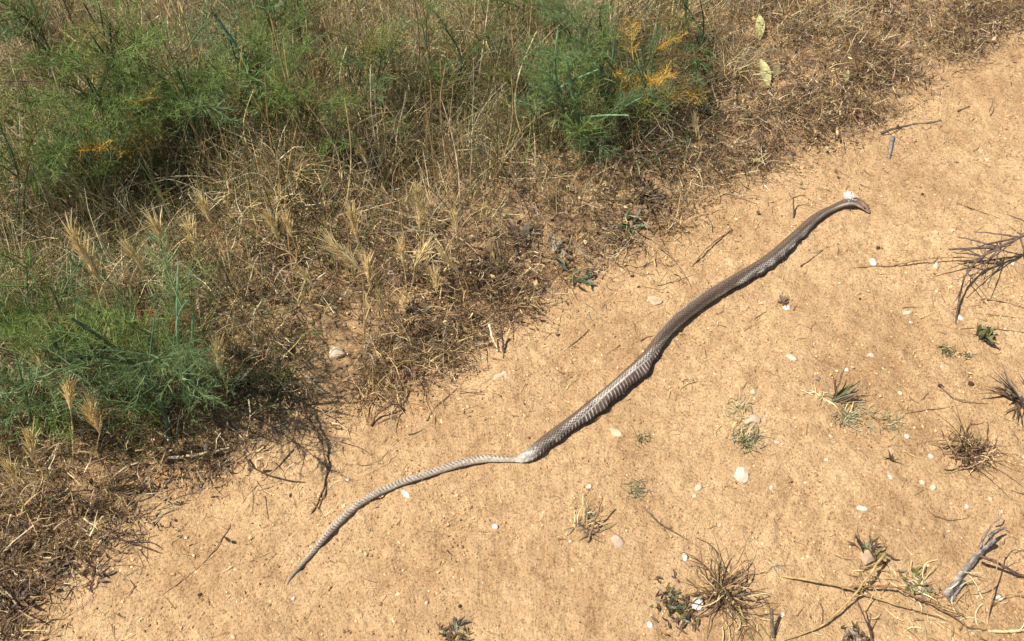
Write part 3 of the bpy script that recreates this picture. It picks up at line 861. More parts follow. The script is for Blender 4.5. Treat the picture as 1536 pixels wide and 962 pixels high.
twig('straw', 'dry stalk with short spikes lying against the spiny branch', 'straw', [(1272, 403), (1310, 400), (1350, 396), (1395, 388), (1440, 386), (1478, 388)], 1.5, (0.36, 0.22, 0.11), [0, 0.004, 0.008, 0.012, 0.012, 0.008],
     [([(1345, 396), (1340, 405), (1344, 411)], 0.8), ([(1358, 394), (1355, 404), (1358, 412)], 0.8), ([(1358, 394), (1360, 385), (1357, 382)], 0.7, [0.008, 0.015, 0.02]), ([(1400, 387), (1404, 378), (1402, 372)], 0.7, [0.01, 0.02, 0.025]), ([(1368, 392), (1372, 402), (1369, 408)], 0.7)], mat='dry')
twig('twig', 'thin dark twig lying beside the scaly flank of the snake', 'twig', [(1200, 400), (1214, 391), (1234, 375)], 1.1, (0.2, 0.125, 0.07), [0, 0.004, 0.002])
twig('twig', 'short thin twig beside the thick part of the snake', 'twig', [(1122, 484), (1135, 476), (1150, 467)], 0.9, (0.2, 0.125, 0.07))
twig('twig', 'dark slender twig lying between the flat grey stone and curling grass tuft', 'twig', [(966, 762), (985, 781), (1003, 793), (1032, 811)], 1.5, (0.15, 0.10, 0.06), [0.006, 0.008, 0.006, 0])
twig('straw', 'long straight straw with knots reaching the grey burnt branch', 'straw', [(1172, 864), (1215, 871), (1262, 880), (1310, 897), (1350, 909), (1400, 923), (1440, 938)], 1.8, (0.40, 0.27, 0.12), [0.006, 0.012, 0.014, 0.01, 0.008, 0.008, 0.004], mat='dry')
twig('stalk', 'reddish brown stalk arching beside the long knotted straw', 'stalk', [(1262, 882), (1300, 880), (1342, 881), (1370, 894), (1395, 906), (1425, 922), (1452, 940), (1480, 945)], 2.0, (0.19, 0.105, 0.05), [0.012, 0.016, 0.02, 0.018, 0.014, 0.012, 0.008, 0.004],
     [([(1370, 894), (1400, 905), (1445, 922)], 1.2, [0.018, 0.02, 0.012]), ([(1395, 906), (1420, 902), (1436, 915)], 1.0, [0.014, 0.02, 0.02]), ([(1425, 922), (1440, 920), (1450, 928)], 0.9, [0.012, 0.016, 0.01])])
twig('straw', 'pale golden straw crossing over the knotted straw', 'straw', [(1328, 830), (1305, 862), (1285, 888), (1255, 920), (1225, 943), (1170, 962)], 2.0, (0.56, 0.39, 0.17), [0.03, 0.028, 0.022, 0.012, 0.006, 0.002], mat='dry')
twig('straw', 'thick pale straw lying flat beside the grey burnt branch', 'straw', [(1482, 947), (1510, 947), (1545, 945)], 2.4, (0.62, 0.48, 0.26), [0.004, 0.006, 0.006], mat='dry', taper=0.9)
twig('stalk', 'upright brown stalk rising between grey branch and dark twig', 'stalk', [(1480, 940), (1488, 890), (1496, 845), (1500, 812)], 1.7, (0.27, 0.165, 0.085), [0, 0.025, 0.05, 0.07],
     [([(1492, 868), (1475, 884), (1450, 893)], 0.9, [0.035, 0.02, 0.004]), ([(1497, 838), (1512, 830), (1526, 828)], 0.9, [0.052, 0.05, 0.045]), ([(1499, 820), (1512, 806), (1532, 812)], 0.9, [0.065, 0.06, 0.05]), ([(1486, 905), (1510, 893), (1530, 895)], 0.8, [0.018, 0.012, 0.004])])
twig('burnt_branch', 'thick weathered grey burnt branch lying on the path', 'branch', [(1418, 896), (1432, 878), (1448, 856), (1466, 834), (1482, 818), (1493, 810)], 7.0, (0.135, 0.115, 0.10), [-0.010, -0.004, 0.002, 0.012, 0.02, 0.026],
     [([(1424, 902), (1438, 884), (1448, 872)], 3.0, [0.002, 0.006, 0.01]), ([(1470, 822), (1476, 806), (1486, 790)], 2.4, [0.02, 0.03, 0.035]), ([(1484, 806), (1493, 798), (1506, 792)], 3.0, [0.03, 0.034, 0.03]), ([(1492, 784), (1500, 778), (1503, 770)], 1.4, [0.02, 0.03, 0.03])], taper=0.38, sides=18, wob=0.12, bed=0.1)
twig('twig', 'straight dark twig leaning on the grey burnt branch', 'twig', [(1468, 833), (1492, 843), (1515, 855), (1560, 873)], 2.2, (0.12, 0.07, 0.05), [0.036, 0.03, 0.018, 0.004], taper=0.9)
twig('stalk', 'dark forked stalk standing beside the golden straw', 'stalk', [(1310, 968), (1303, 940), (1294, 920), (1286, 903)], 1.8, DT, [0, 0.02, 0.035, 0.05], [([(1303, 942), (1306, 928), (1307, 920)], 1.1, [0.018, 0.03, 0.04])])
twig('stub', 'short broken upright stem stub beside the curling grass tuft', 'stub', [(1160, 957), (1158, 935), (1157, 914)], 3.0, (0.13, 0.10, 0.065), [0, 0.02, 0.042], taper=0.95, sides=8, wob=0.06)
twig('stalk', 'short dark upright stalk at the verge edge beside a pale straw', 'stalk', [(756, 530), (754, 512), (753, 497)], 2.0, DT, [0, 0.012, 0.028], taper=0.9)
twig('straw', 'pale folded straw blade propped on a dark stalk', 'straw', [(733, 487), (739, 505), (747, 528)], 2.2, PALE, [0.03, 0.02, 0], mat='dry', taper=0.4)
twig('bark_piece', 'grey splinter of bark lying upright on the path near the verge', 'bark', [(1339, 207), (1336, 222), (1333, 238)], 3.2, (0.16, 0.14, 0.125), [0.002, 0.003, 0.002], taper=0.75, wob=0.1, bed=0.2)
twig('bark_piece', 'long dark strip of bark lying at the verge edge', 'bark', [(1322, 200), (1355, 190), (1385, 186), (1410, 182)], 2.0, (0.11, 0.085, 0.068), [0.003, 0.004, 0.004, 0.003], [([(1355, 190), (1340, 200), (1322, 203)], 1.0)], taper=0.8, wob=0.2, bed=0.2)
twig('twig', 'tiny dark twig on the path beyond the strip of bark', 'twig', [(1436, 167), (1445, 164), (1454, 160)], 1.5, BT)
twig('twig', 'dark curled twig hanging off the verge edge over soil', 'twig', [(556, 640), (566, 622), (578, 613), (596, 606), (606, 618)], 2.0, (0.13, 0.07, 0.045), [0, 0.012, 0.02, 0.018, 0.004])
twig('twig', 'forked thin twig lying on soil beside the verge corner', 'twig', [(640, 632), (655, 610), (685, 584)], 1.2, (0.18, 0.11, 0.06), None, [([(685, 586), (708, 590), (728, 592)], 0.9), ([(655, 610), (652, 640), (655, 668)], 0.8)])
twig('twig', 'dark bent twig along the verge edge near the grey flat stone', 'twig', [(648, 520), (668, 528), (690, 515), (715, 505), (730, 510)], 1.4, DT, [0.01, 0.012, 0.012, 0.01, 0.004])
twig('straw', 'thin curving straw stalk with dark tip near the spiky tuft', 'straw', [(1412, 580), (1432, 597), (1458, 603), (1482, 606)], 1.0, (0.30, 0.19, 0.1), [0.006, 0.008, 0.006, 0.004], mat='dry')
twig('twig', 'straight thin twig lying between a small grey green tuft and the wiry clump', 'twig', [(1358, 620), (1390, 615), (1420, 612), (1440, 608)], 1.1, (0.26, 0.17, 0.09), None)
for i, q in enumerate([[(1495, 390), (1440, 405), (1400, 415)], [(1465, 470), (1500, 474), (1545, 480)], [(1380, 478), (1415, 466), (1470, 458)], [(1480, 450), (1510, 455), (1545, 465)],
                       [(1440, 494), (1480, 493), (1545, 500)], [(1488, 320), (1520, 330), (1545, 336)], [(1435, 305), (1470, 318), (1500, 328)], [(1180, 915), (1172, 935), (1160, 960)],
                       [(1345, 575), (1375, 592), (1400, 598)], [(1230, 905), (1234, 920), (1232, 938)], [(960, 512), (975, 505), (1000, 508)], [(330, 730), (345, 722), (358, 724)],
                       [(640, 470), (672, 462), (700, 455)], [(1055, 520), (1062, 545), (1075, 560)], [(1020, 585), (1035, 575), (1060, 572)], [(1395, 770), (1420, 780), (1450, 778)]]):
    o = twig('straw', '', 'straw', q, 0.9, [BT, (0.3, 0.19, 0.1), ST][i % 3], [0, 0.004, 0.002], mat='dry')
    tag_near(o, 'thin %s stem' % ['dark brown', 'brown', 'straw coloured'][i % 3], 'straw', PATH_MARKS + VERGE_MARKS, *q[1])

# ------------------------------------------------------------------ leafy things: tufts built leaf by leaf
def leaf_mesh(name, c, rad, colr, mat, fold=0.25):
    """one blade with a folded midrib: c (k,3), rad (k,)"""
    T = unit(np.gradient(c, axis=0)); S = np.cross(T, np.array([0, 0, 1.0]))
    if np.linalg.norm(S, axis=1).min() < 0.05:
        S = np.cross(T, np.array([0.6, 0.3, 0.2]))
    S = unit(S); U = np.cross(S, T)
    k = len(c)
    V = np.stack([c - S * rad[:, None] + U * (rad * fold)[:, None], c, c + S * rad[:, None] + U * (rad * fold)[:, None]], 1).reshape(-1, 3)
    i = np.arange(k - 1) * 3
    F = np.vstack([np.stack([i, i + 1, i + 4, i + 3], -1), np.stack([i + 1, i + 2, i + 5, i + 4], -1)])
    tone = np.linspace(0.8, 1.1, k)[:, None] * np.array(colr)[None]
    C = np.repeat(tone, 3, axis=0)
    return mesh_np(name, V, F, C, mat)

def leaf_tuft(name, label, cat, px, py, n, Lpx, wpx, el, bend, cols, mat='dry', w=None, curl=0.6, az=None, k=8, prof='grass', spread=0.008, group=None, wob=0.05, fold=0.3, part='leaf'):
    g = ground(px, py); sc = mpp(px, py)
    t = thing(name, label, cat, g, group)
    pc = palette(cols, n, 0.2, w)
    for i in range(n):
        a = rng.uniform(*az) if az else rng.uniform(0, 6.28)
        L = Lpx * sc * rng.uniform(0.55, 1.15)
        b = np.array([[rng.normal(0, spread), rng.normal(0, spread), 0.0]])
        c = curves(b, a, rng.normal(*el), L, rng.normal(*bend), rng.normal(0, curl), k, wob, 'flat')[0]
        s = np.linspace(0, 1, k)
        if prof == 'grass':
            r = wpx * sc * (1 - s ** 2.2 * 0.92) * rng.uniform(0.7, 1.2)
        else:
            r = wpx * sc * (0.22 + 0.85 * np.sin(np.pi * np.clip(s * 0.95 + 0.03, 0, 1)) ** 1.2) * rng.uniform(0.7, 1.2)
        gl = hfun(c[:, 0] + g[0], c[:, 1] + g[1]) - g[2]
        c[:, 2] = np.maximum(c[:, 2], gl + 0.001 + 0.002 * s)
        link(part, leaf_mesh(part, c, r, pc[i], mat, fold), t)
    return t

# the curling dry tuft, the wiry clump and the sprigs on the path
leaf_tuft('dry_tuft', 'big dark curling dry grass tuft with long looping leaves on the path', 'grass tuft', 1085, 892, 84, 92, 1.15, (0.95, 0.4), (1.3, 0.9), [UMBER, BROWN, TAN, DARK, STRAW], w=[4, 4, 3, 2, 2], curl=1.3, k=10, spread=0.012, wob=0.12)
leaf_tuft('dry_tuft', 'wiry round brown clump of dry grass with long trailing runners', 'grass tuft', 1450, 682, 130, 50, 0.95, (0.9, 0.45), (0.8, 1.0), [BROWN, TAN, UMBER, STRAW, DARK], w=[4, 4, 3, 2, 1], curl=1.6, spread=0.017, wob=0.16)
leaf_tuft('dry_runner', 'long dark runner stems sprawling round the wiry brown clump', 'grass runner', 1452, 684, 15, 105, 0.9, (0.75, 0.4), (1.1, 0.6), [UMBER, BROWN], curl=1.1, k=10, spread=0.012, wob=0.12)
leaf_tuft('grass_sprig', 'dark fanned grass sprig with a long upright blade', 'grass tuft', 1252, 602, 16, 48, 1.4, (0.6, 0.3), (0.3, 0.4), [DARK, OLIVE, UMBER, SAGE], az=(-0.6, 2.2), curl=0.3, spread=0.004)
twig('stalk', 'tall thin blade rising from the dark fanned sprig', 'stalk', [(1252, 602), (1260, 572), (1273, 537)], 1.3, (0.17, 0.13, 0.07), [0, 0.04, 0.085])
leaf_tuft('dry_tuft', 'pale straw coloured wisp beside the dark fanned sprig', 'grass tuft', 1232, 598, 18, 26, 1.0, (0.5, 0.3), (0.8, 0.5), [STRAW, PALE, TAN], curl=0.9, spread=0.008)
leaf_tuft('green_tuft', 'low grey green tuft beside the dark fanned sprig', 'grass tuft', 1275, 626, 87, 26, 0.74, (0.45, 0.3), (0.5, 0.5), [PSAGE, OLIVE, STRAW, SAGE], w=[4, 2, 2, 1], mat='green', curl=1.2, wob=0.15, spread=0.016)
leaf_tuft('green_tuft', 'small flat grey green tuft beside the straight thin twig', 'grass tuft', 1338, 634, 49, 18, 0.62, (0.35, 0.3), (0.4, 0.5), [PSAGE, STRAW, OLIVE], w=[3, 2, 1], mat='green', curl=1.2, wob=0.15, spread=0.010)
leaf_tuft('green_tuft', 'upright grey green tuft growing behind the flat stone slab', 'grass tuft', 1118, 662, 83, 30, 0.74, (0.7, 0.35), (0.6, 0.5), [PSAGE, OLIVE, STRAW, SAGE], w=[4, 2, 2, 2], mat='green', curl=1.2, wob=0.15, spread=0.012)
leaf_tuft('green_tuft', 'faint pale green tuft behind the greyish pink stone', 'grass tuft', 1110, 616, 57, 22, 0.62, (0.5, 0.3), (0.5, 0.5), [PSAGE, STRAW, OLIVE], w=[4, 2, 1], mat='green', curl=1.2, wob=0.15, spread=0.014)
leaf_tuft('green_tuft', 'tiny green tuft beside the long yellowish pebble', 'grass tuft', 961, 660, 34, 20, 0.56, (0.9, 0.3), (0.5, 0.5), [PSAGE, OLIVE, STRAW], mat='green', curl=1.2, wob=0.15, spread=0.005)
leaf_tuft('green_tuft', 'small round grey green tuft beside the yellowish pebble', 'grass tuft', 958, 736, 49, 18, 0.62, (0.5, 0.3), (0.5, 0.5), [PSAGE, SAGE, OLIVE], mat='green', curl=1.2, wob=0.15, spread=0.009)
leaf_tuft('dry_tuft', 'straw coloured grass tuft around a leaning dark stick', 'grass tuft', 880, 792, 40, 36, 1.0, (0.7, 0.35), (0.8, 0.6), [STRAW, SAGE, TAN, PALE], w=[3, 3, 2, 1], curl=0.9, spread=0.010)
leaf_tuft('green_tuft', 'little grey green tuft near the small leafy weed', 'grass tuft', 1418, 528, 38, 18, 0.62, (0.5, 0.3), (0.4, 0.5), [PSAGE, OLIVE, UMBER], mat='green', curl=1.2, wob=0.15, spread=0.007)
leaf_tuft('green_tuft', 'little pale tuft between the small leafy weed and a grey green tuft', 'grass tuft', 1450, 535, 26, 15, 0.62, (0.35, 0.3), (0.3, 0.5), [PSAGE, STRAW, UMBER], mat='green', curl=1.2, wob=0.15, spread=0.006)
leaf_tuft('sprout', 'tiny dark pointed sprout alone on the open path', 'sprout', 1336, 690, 5, 20, 1.7, (0.75, 0.2), (0.1, 0.2), [UMBER, DARK, BROWN], curl=0.2, spread=0.002)
leaf_tuft('spiky_tuft', 'dark spiky dried tuft beyond the wiry brown clump', 'grass tuft', 1530, 602, 26, 58, 2.0, (0.35, 0.3), (0.2, 0.4), [DARK, UMBER, GREY, BROWN], az=(1.6, 4.6), curl=0.3, spread=0.008)
leaf_tuft('spiky_tuft', 'small star shaped sprout beside the curling dry tuft', 'sprout', 1162, 850, 9, 20, 1.1, (0.4, 0.3), (0.1, 0.2), [SAGE, UMBER, PALE], curl=0.2, spread=0.002)
leaf_tuft('leafy_weed', 'dark crumpled leafy weed beside the grey white stone', 'weed', 1015, 908, 130, 18, 1.7, (0.7, 0.5), (0.8, 1.0), [DARK, SAGE, OLIVE, UMBER], w=[4, 3, 2, 2], mat='green', prof='leaf', spread=0.020, fold=0.6, wob=0.3)
leaf_tuft('leafy_weed', 'small dark green leafy weed beside the spiny branch', 'weed', 1474, 505, 34, 22, 2.0, (0.9, 0.35), (0.6, 0.6), [OLIVE, DARK, SAGE], mat='green', prof='leaf', spread=0.006, fold=0.5)
leaf_tuft('rosette_weed', 'dark grey green rosette weed spreading over the brown stone', 'weed', 1306, 828, 30, 27, 1.5, (0.35, 0.2), (0.4, 0.3), [DARK, SAGE, UMBER, OLIVE], mat='green', prof='leaf', spread=0.008, curl=0.9, fold=0.6, wob=0.25)
leaf_tuft('leafy_weed', 'pale grey green weed crushed among straws by the burnt branch', 'weed', 1372, 878, 60, 20, 1.5, (0.5, 0.4), (0.6, 0.7), [SAGE, STRAW, GREY, OLIVE], mat='green', prof='leaf', spread=0.012, fold=0.5)
leaf_tuft('leafy_weed', 'dark low weed alone on open soil beyond the snake tail', 'weed', 683, 957, 50, 18, 1.6, (0.6, 0.4), (0.6, 0.6), [DARK, OLIVE, UMBER, SAGE], mat='green', prof='leaf', spread=0.010, fold=0.5)
leaf_tuft('leafy_weed', 'dark weed at the foot of the forked stalk', 'weed', 1278, 957, 40, 18, 1.6, (0.5, 0.4), (0.6, 0.6), [DARK, UMBER, GREY], mat='dry', prof='leaf', spread=0.010, fold=0.5)
leaf_tuft('leafy_weed', 'wilted little weed beside the thick body of the snake', 'weed', 1174, 455, 9, 14, 1.6, (0.5, 0.3), (0.5, 0.5), [UMBER, DARK, SAGE], prof='leaf', spread=0.004)
leaf_tuft('dry_tuft', 'straw wisps under the crossing straws by the burnt branch', 'grass tuft', 1400, 915, 60, 42, 1.0, (0.25, 0.25), (0.3, 0.5), [STRAW, PALE, TAN], curl=0.9, spread=0.04)
leaf_tuft('dry_tuft', 'thin dry wisps around the rosette weed', 'grass tuft', 1290, 872, 26, 34, 0.9, (0.4, 0.3), (0.5, 0.5), [STRAW, TAN, BROWN], curl=0.9, spread=0.022)
leaf_tuft('dry_tuft', 'thin dry wisps beside the upright stem stub', 'grass tuft', 1120, 935, 34, 40, 1.0, (0.4, 0.3), (0.6, 0.6), [TAN, BROWN, STRAW, OLIVE], curl=0.9, spread=0.02)

# spiny dead branch at the right
def spiny(px0, label):
    pts = [(1620, 330), (1560, 345), (1530, 356), (1500, 372), (1475, 385), (1450, 408), (1440, 440), (1433, 490)]
    lf = [0.05, 0.06, 0.06, 0.055, 0.05, 0.04, 0.025, 0.0]
    br = []
    def addb(i, dx, dy, r=1.3, l1=None):
        x, y = pts[i]
        br.append(([(x, y), (x + dx * 0.5, y + dy * 0.5 - 1), (x + dx, y + dy)], r * 0.72, [lf[i], lf[i] * 0.9, l1 if l1 is not None else lf[i] * 0.7]))
    for i, dx, dy, r in [(2, -90, 22, 2.6), (2, -60, 45, 1.8), (3, -62, -16, 2.4), (3, -78, 2, 3.4), (3, -55, 60, 1.7), (4, -50, 18, 1.6), (4, -46, -6, 2.2), (2, 14, 50, 1.6), (3, -18, 60, 1.5),
                         (5, 32, 42, 1.3), (5, -14, 40, 1.3), (1, -50, -24, 2.0), (1, -10, 60, 1.6), (6, -12, 20, 1.0), (2, -70, -8, 2.2), (1, -85, 35, 2.0)]:
        addb(i, dx, dy, r)
    for q in range(34):
        i = rng.integers(1, 6); a = rng.uniform(0, 6.28); L = rng.uniform(10, 26)
        addb(i, L * math.cos(a), L * math.sin(a) * 0.8, 0.9, lf[i] + rng.uniform(-0.015, 0.015))
    return twig('spiny_branch', label, 'branch', pts, 2.4, (0.105, 0.072, 0.056), lf, br, part='main_stem')
spiny(0, 'dead grey spiny branch with many thorns sprawling over the path')

# ------------------------------------------------------------------ fennel
def frond_mesh(name, cols, seed, lush=1.0):
    """feathery leaf of unit length along +X, threads in three orders"""
    r2 = np.random.default_rng(seed)
    k = 9
    main = curves(np.zeros((1, 3)), 0.0, 0.35, 1.0, 0.8, r2.normal(0, 0.25), k)[0]
    ch = [tubes(main[None], np.linspace(0.011, 0.004, k)[None], np.array([cols[0]]), 4)]
    B, A, E, LL = [], [], [], []
    np_ = 8
    for i in range(np_):
        t = 0.16 + 0.84 * i / (np_ - 1) * 0.96
        p = main[min(int(t * (k - 1)), k - 2)] * (1 - (t * (k - 1)) % 1) + main[min(int(t * (k - 1)) + 1, k - 1)] * ((t * (k - 1)) % 1)
        for sd in (-1, 1):
            B.append(p); A.append(sd * r2.uniform(0.6, 1.05)); E.append(r2.normal(0.15, 0.35)); LL.append((0.42 * (1 - 0.65 * t) + 0.08) * r2.uniform(0.75, 1.2))
    B = np.array(B); A = np.array(A); E = np.array(E); LL = np.array(LL)
    pin = curves(B, A, E, LL, 0.3, -0.3 * A, 6)
    npn = len(B)
    ch.append(tubes(pin, np.repeat(np.linspace(0.006, 0.003, 6)[None], npn, 0), palette(cols, npn, 0.15), 3))
    # threads
    fb, fa, fe, fl = [], [], [], []
    for j in range(npn):
        m = int(10 * lush)
        for q in range(m):
            t = (q + r2.uniform(0, 0.9)) / m * 4.9
            i = int(t); f = t - i
            p = pin[j, i] * (1 - f) + pin[j, i + 1] * f
            for rep in range(2):
                fb.append(p); fa.append(A[j] + r2.normal(0, 0.8)); fe.append(E[j] + r2.normal(0, 0.6)); fl.append(LL[j] * r2.uniform(0.18, 0.5) * (1 - 0.3 * t / 5))
    fb = np.array(fb); nf = len(fb)
    th = curves(fb, np.array(fa), np.array(fe), np.array(fl) * 1.25, r2.normal(0.1, 0.5, nf), r2.normal(0, 0.6, nf), 3)
    ch.append(tubes(th, np.repeat(np.array([[0.0030, 0.0027, 0.0013]]), nf, 0), palette(cols, nf, 0.22), 2))
    V, F, C = join(ch)
    return mesh_np(name, V, F, C, 'green')

FG = [(0.18, 0.25, 0.055), (0.14, 0.21, 0.055), (0.25, 0.31, 0.08), (0.16, 0.22, 0.075)]
FB = [(0.15, 0.225, 0.09), (0.20, 0.28, 0.115), (0.13, 0.19, 0.07)]
FO = [(0.22, 0.21, 0.06), (0.28, 0.24, 0.075), (0.17, 0.175, 0.05)]
FR = [ORANGE, (0.55, 0.34, 0.06), (0.72, 0.48, 0.10)]
FRUST = [RUST, (0.30, 0.17, 0.06), (0.2, 0.11, 0.05)]
FROND = {'g': [frond_mesh('frond_green', FG, 100 + i) for i in range(4)], 'b': [frond_mesh('frond_blue', FB, 200 + i) for i in range(3)],
         'o': [frond_mesh('frond_olive', FO, 300 + i) for i in range(2)], 'r': [frond_mesh('frond_orange', FR, 400 + i, 0.8) for i in range(2)],
         'u': [frond_mesh('frond_rust', FRUST, 500 + i, 0.8) for i in range(2)]}

def stem_line(base, top, bow, k=14):
    s = np.linspace(0, 1, k)[:, None]
    c = base + (top - base) * s
    side = np.array([bow, 0.3 * bow, 0.0])
    return c + side * np.sin(np.pi * s)

def stem_mesh(name, c, r0, r1, colr, mat='green', sides=7, nodes=5):
    k = len(c)
    rad = np.linspace(r0, r1, k)
    cc = np.array(colr)[None] * np.ones((k, 1))
    for i in range(1, k - 1):
        if nodes and i % max(2, k // nodes) == 0:
            rad[i] *= 1.35; cc[i] *= 1.35
    V, F, C = tubes(c[None], rad[None], cc[None], sides)
    return mesh_np(name, V, F, C, mat)

def fennel(label, base_px, tops, nf, kinds, flen=(0.07, 0.16), r0=0.0035, scol=(0.085, 0.13, 0.06), lean=0.0, low=0.12, zmax=1.0, group=None):
    """tops: (px, py, dy) upper ends of stems, in pixels, at depth foot + dy"""
    g = ground(*base_px)
    t = thing('fennel_plant', label, 'fennel', g, group)
    lines = []
    for q, tp in enumerate(tops):
        top = lift(tp[0], tp[1], g[1] + (tp[2] if len(tp) > 2 else 0.03))
        off = np.array([rng.normal(0, 0.008), rng.normal(0, 0.008), 0])
        c = stem_line(off, top - g, rng.normal(0, 0.015))
        lines.append(c)
        r = r0 * rng.uniform(0.8, 1.2)
        link('stem', stem_mesh('fennel_stem', c, r, r * 0.45, np.array(scol) * rng.uniform(1.3, 1.9)), t)
    nf = int(nf * 0.6)
    # thin side shoots that carry the upper fronds
    for q in range(2 + len(tops)):
        c0 = lines[q % len(tops)]
        j = rng.integers(3, 9)
        sh = curves(c0[j][None], rng.uniform(0, 6.28), rng.uniform(0.7, 1.25), rng.uniform(0.10, 0.2), 0.3, 0.2, 14)[0]
        lines.append(sh)
        link('shoot', stem_mesh('fennel_shoot', sh, r0 * 0.5, r0 * 0.2, np.array(scol) * rng.uniform(1.3, 2.0)), t)
    for i in range(nf):
        kd = kinds[i % len(kinds)]
        me = FROND[kd][rng.integers(len(FROND[kd]))]
        c = lines[i % len(lines)]
        u = rng.uniform(0.0, zmax) if rng.random() > low else rng.uniform(0, 0.25)
        j = u * (len(c) - 1.001); a = int(j); p = c[a] * (1 - j + a) + c[a + 1] * (j - a)
        o = link('frond', me, t, p)
        L = 1.45 * rng.uniform(*flen) * (1 - 0.3 * u)
        o.scale = (L, L, L)
        o.rotation_euler = (rng.normal(0, 0.4), -rng.uniform(0.15, 1.05), rng.uniform(0, 6.28))
    return t

fennel('fennel plant with two upright stems at the verge edge beside the long leaning stem', (284, 622), [(268, 395, 0.02), (290, 470, 0.0)], 24, 'bbg', (0.06, 0.13), 0.0036, (0.12, 0.19, 0.11))
fennel('long leaning fennel stem rooted beside the pale stick', (262, 648), [(108, 478, 0.0)], 14, 'gbg', (0.07, 0.15), 0.0040, (0.06, 0.10, 0.06), low=0.0)
fennel('bushy fennel plant with rust coloured lower fronds beneath the bearded grass', (215, 545), [(240, 430, 0.02), (180, 470, 0.0)], 16, 'ugbu', (0.05, 0.10), 0.002, OLIVE)
fennel('feathery fennel beside the bushy rust tinged plant', (85, 560), [(40, 400, 0.02), (75, 430, 0.0), (15, 470, 0)], 30, 'gbgo', (0.07, 0.15), 0.0026)
fennel('low green fennel with pale stems in front of the feathery fennel', (50, 640), [(20, 520, 0.0), (65, 560, 0.0)], 20, 'ggb', (0.06, 0.13), 0.0024)
fennel('fennel plant beneath the arching brown stem with orange withered fronds', (212, 262), [(120, 95, 0.03), (165, 150, 0.02), (95, 60, 0.05)], 26, 'ggrog', (0.08, 0.16), 0.0034)
fennel('tall fennel with a thick dark green curved stem', (392, 200), [(318, 18, 0.05), (345, 60, 0.03)], 24, 'gbg', (0.08, 0.17), 0.0045, (0.06, 0.11, 0.065))
fennel('fennel with several dark leaning stems behind the orange fronds', (225, 205), [(165, 40, 0.04), (150, 15, 0.04), (125, 5, 0.05), (190, 90, 0)], 22, 'gog', (0.08, 0.16), 0.0036, (0.075, 0.075, 0.04))
fennel('lush feathery green fennel in front of the orange frond fennel', (165, 300), [(140, 190, 0.0), (195, 185, 0.0)], 26, 'gggo', (0.08, 0.16), 0.0026)
fennel('grey green fennel behind the big eared bearded grass', (30, 345), [(0, 190, 0.0), (45, 240, 0.0)], 22, 'gob', (0.08, 0.16), 0.0026)
fennel('fennel clump with straw coloured stems beside the dry seed spikes', (465, 240), [(425, 60, 0.04), (440, 100, 0.02), (405, 20, 0.05)], 20, 'gog', (0.07, 0.15), 0.0028, (0.28, 0.22, 0.10))
fennel('dense green fennel in front of the thick curved stem', (300, 245), [(262, 100, 0.02), (300, 130, 0.0)], 26, 'ggb', (0.08, 0.16), 0.0028)
fennel('fennel with one thick pale green base stem at the edge of bare soil', (880, 228), [(838, 40, 0.03), (850, 90, 0.0)], 24, 'bgb', (0.07, 0.15), 0.0058, (0.13, 0.20, 0.10), low=0.2)
fennel('upright bluish fennel behind the thick pale green stem', (915, 190), [(900, 10, 0.05), (925, 40, 0.02), (882, 60, 0.0)], 24, 'bbg', (0.07, 0.15), 0.0032, (0.09, 0.15, 0.09))
fennel('fennel with withered orange fronds beside the bluish fennel', (965, 175), [(985, 40, 0.04), (960, 60, 0.0)], 16, 'rbur', (0.06, 0.12), 0.0028)
fennel('small sprawling fennel beside the thick pale green stem', (815, 190), [(780, 110, 0.0), (830, 130, 0.0)], 18, 'gog', (0.06, 0.12), 0.002)
fennel('fennel among straw with tall yellowish flower spikes beside it', (560, 190), [(520, 60, 0.03), (575, 30, 0.04)], 20, 'gob', (0.07, 0.14), 0.0026)
fennel('dull green fennel behind the yellowish flower spikes', (660, 150), [(630, 20, 0.04), (665, 40, 0.0)], 18, 'ogb', (0.07, 0.14), 0.0026)
fennel('far fennel beyond the bluish fennel', (1040, 95), [(1030, -30, 0.04), (1050, 0, 0.0)], 14, 'bo', (0.06, 0.13), 0.0028)
fennel('far bushy fennel behind the tall straw', (760, 80), [(745, -40, 0.04), (780, -20, 0.02)], 18, 'gob', (0.07, 0.15), 0.0028)
fennel('fennel hidden in straw beyond the thick curved stem', (420, 110), [(400, -40, 0.04), (440, -20, 0.02)], 18, 'gob', (0.08, 0.16), 0.0028)
fennel('far fennel in the pale straw beyond the arching stem', (90, 120), [(40, -20, 0.04), (75, 10, 0.02)], 18, 'gob', (0.08, 0.16), 0.0028)

# ------------------------------------------------------------------ bearded grass: stalk, ear with awns
def ear_meshes(i):
    r2 = np.random.default_rng(900 + i)
    k = 8; s = np.linspace(0, 1, k)
    c = np.column_stack([np.zeros(k), 0.06 * np.sin(s * 1.5), s])
    core = tubes(c[None], (0.06 * np.sin(np.pi * np.clip(s * 0.9 + 0.08, 0, 1)) + 0.008)[None], np.array([[0.82, 0.68, 0.40]]), 6)
    n = 64
    t = r2.uniform(0, 1, n); b = np.column_stack([np.zeros(n), 0.06 * np.sin(t * 1.5), t])
    az = r2.uniform(0, 6.28, n)
    aw = curves(b, az, 1.57 - r2.uniform(0.05, 0.40, n), r2.uniform(0.5, 1.0, n), r2.normal(0.12, 0.22, n), 0, 4)
    A = tubes(aw, np.repeat(np.array([[0.015, 0.012, 0.009, 0.004]]), n, 0), palette([(0.92, 0.79, 0.46), (0.88, 0.71, 0.36), (0.80, 0.64, 0.30)], n, 0.06), 3)
    return mesh_np('ear', *core, 'dry'), mesh_np('awns', *A, 'dry')
EARS = [ear_meshes(i) for i in range(4)]

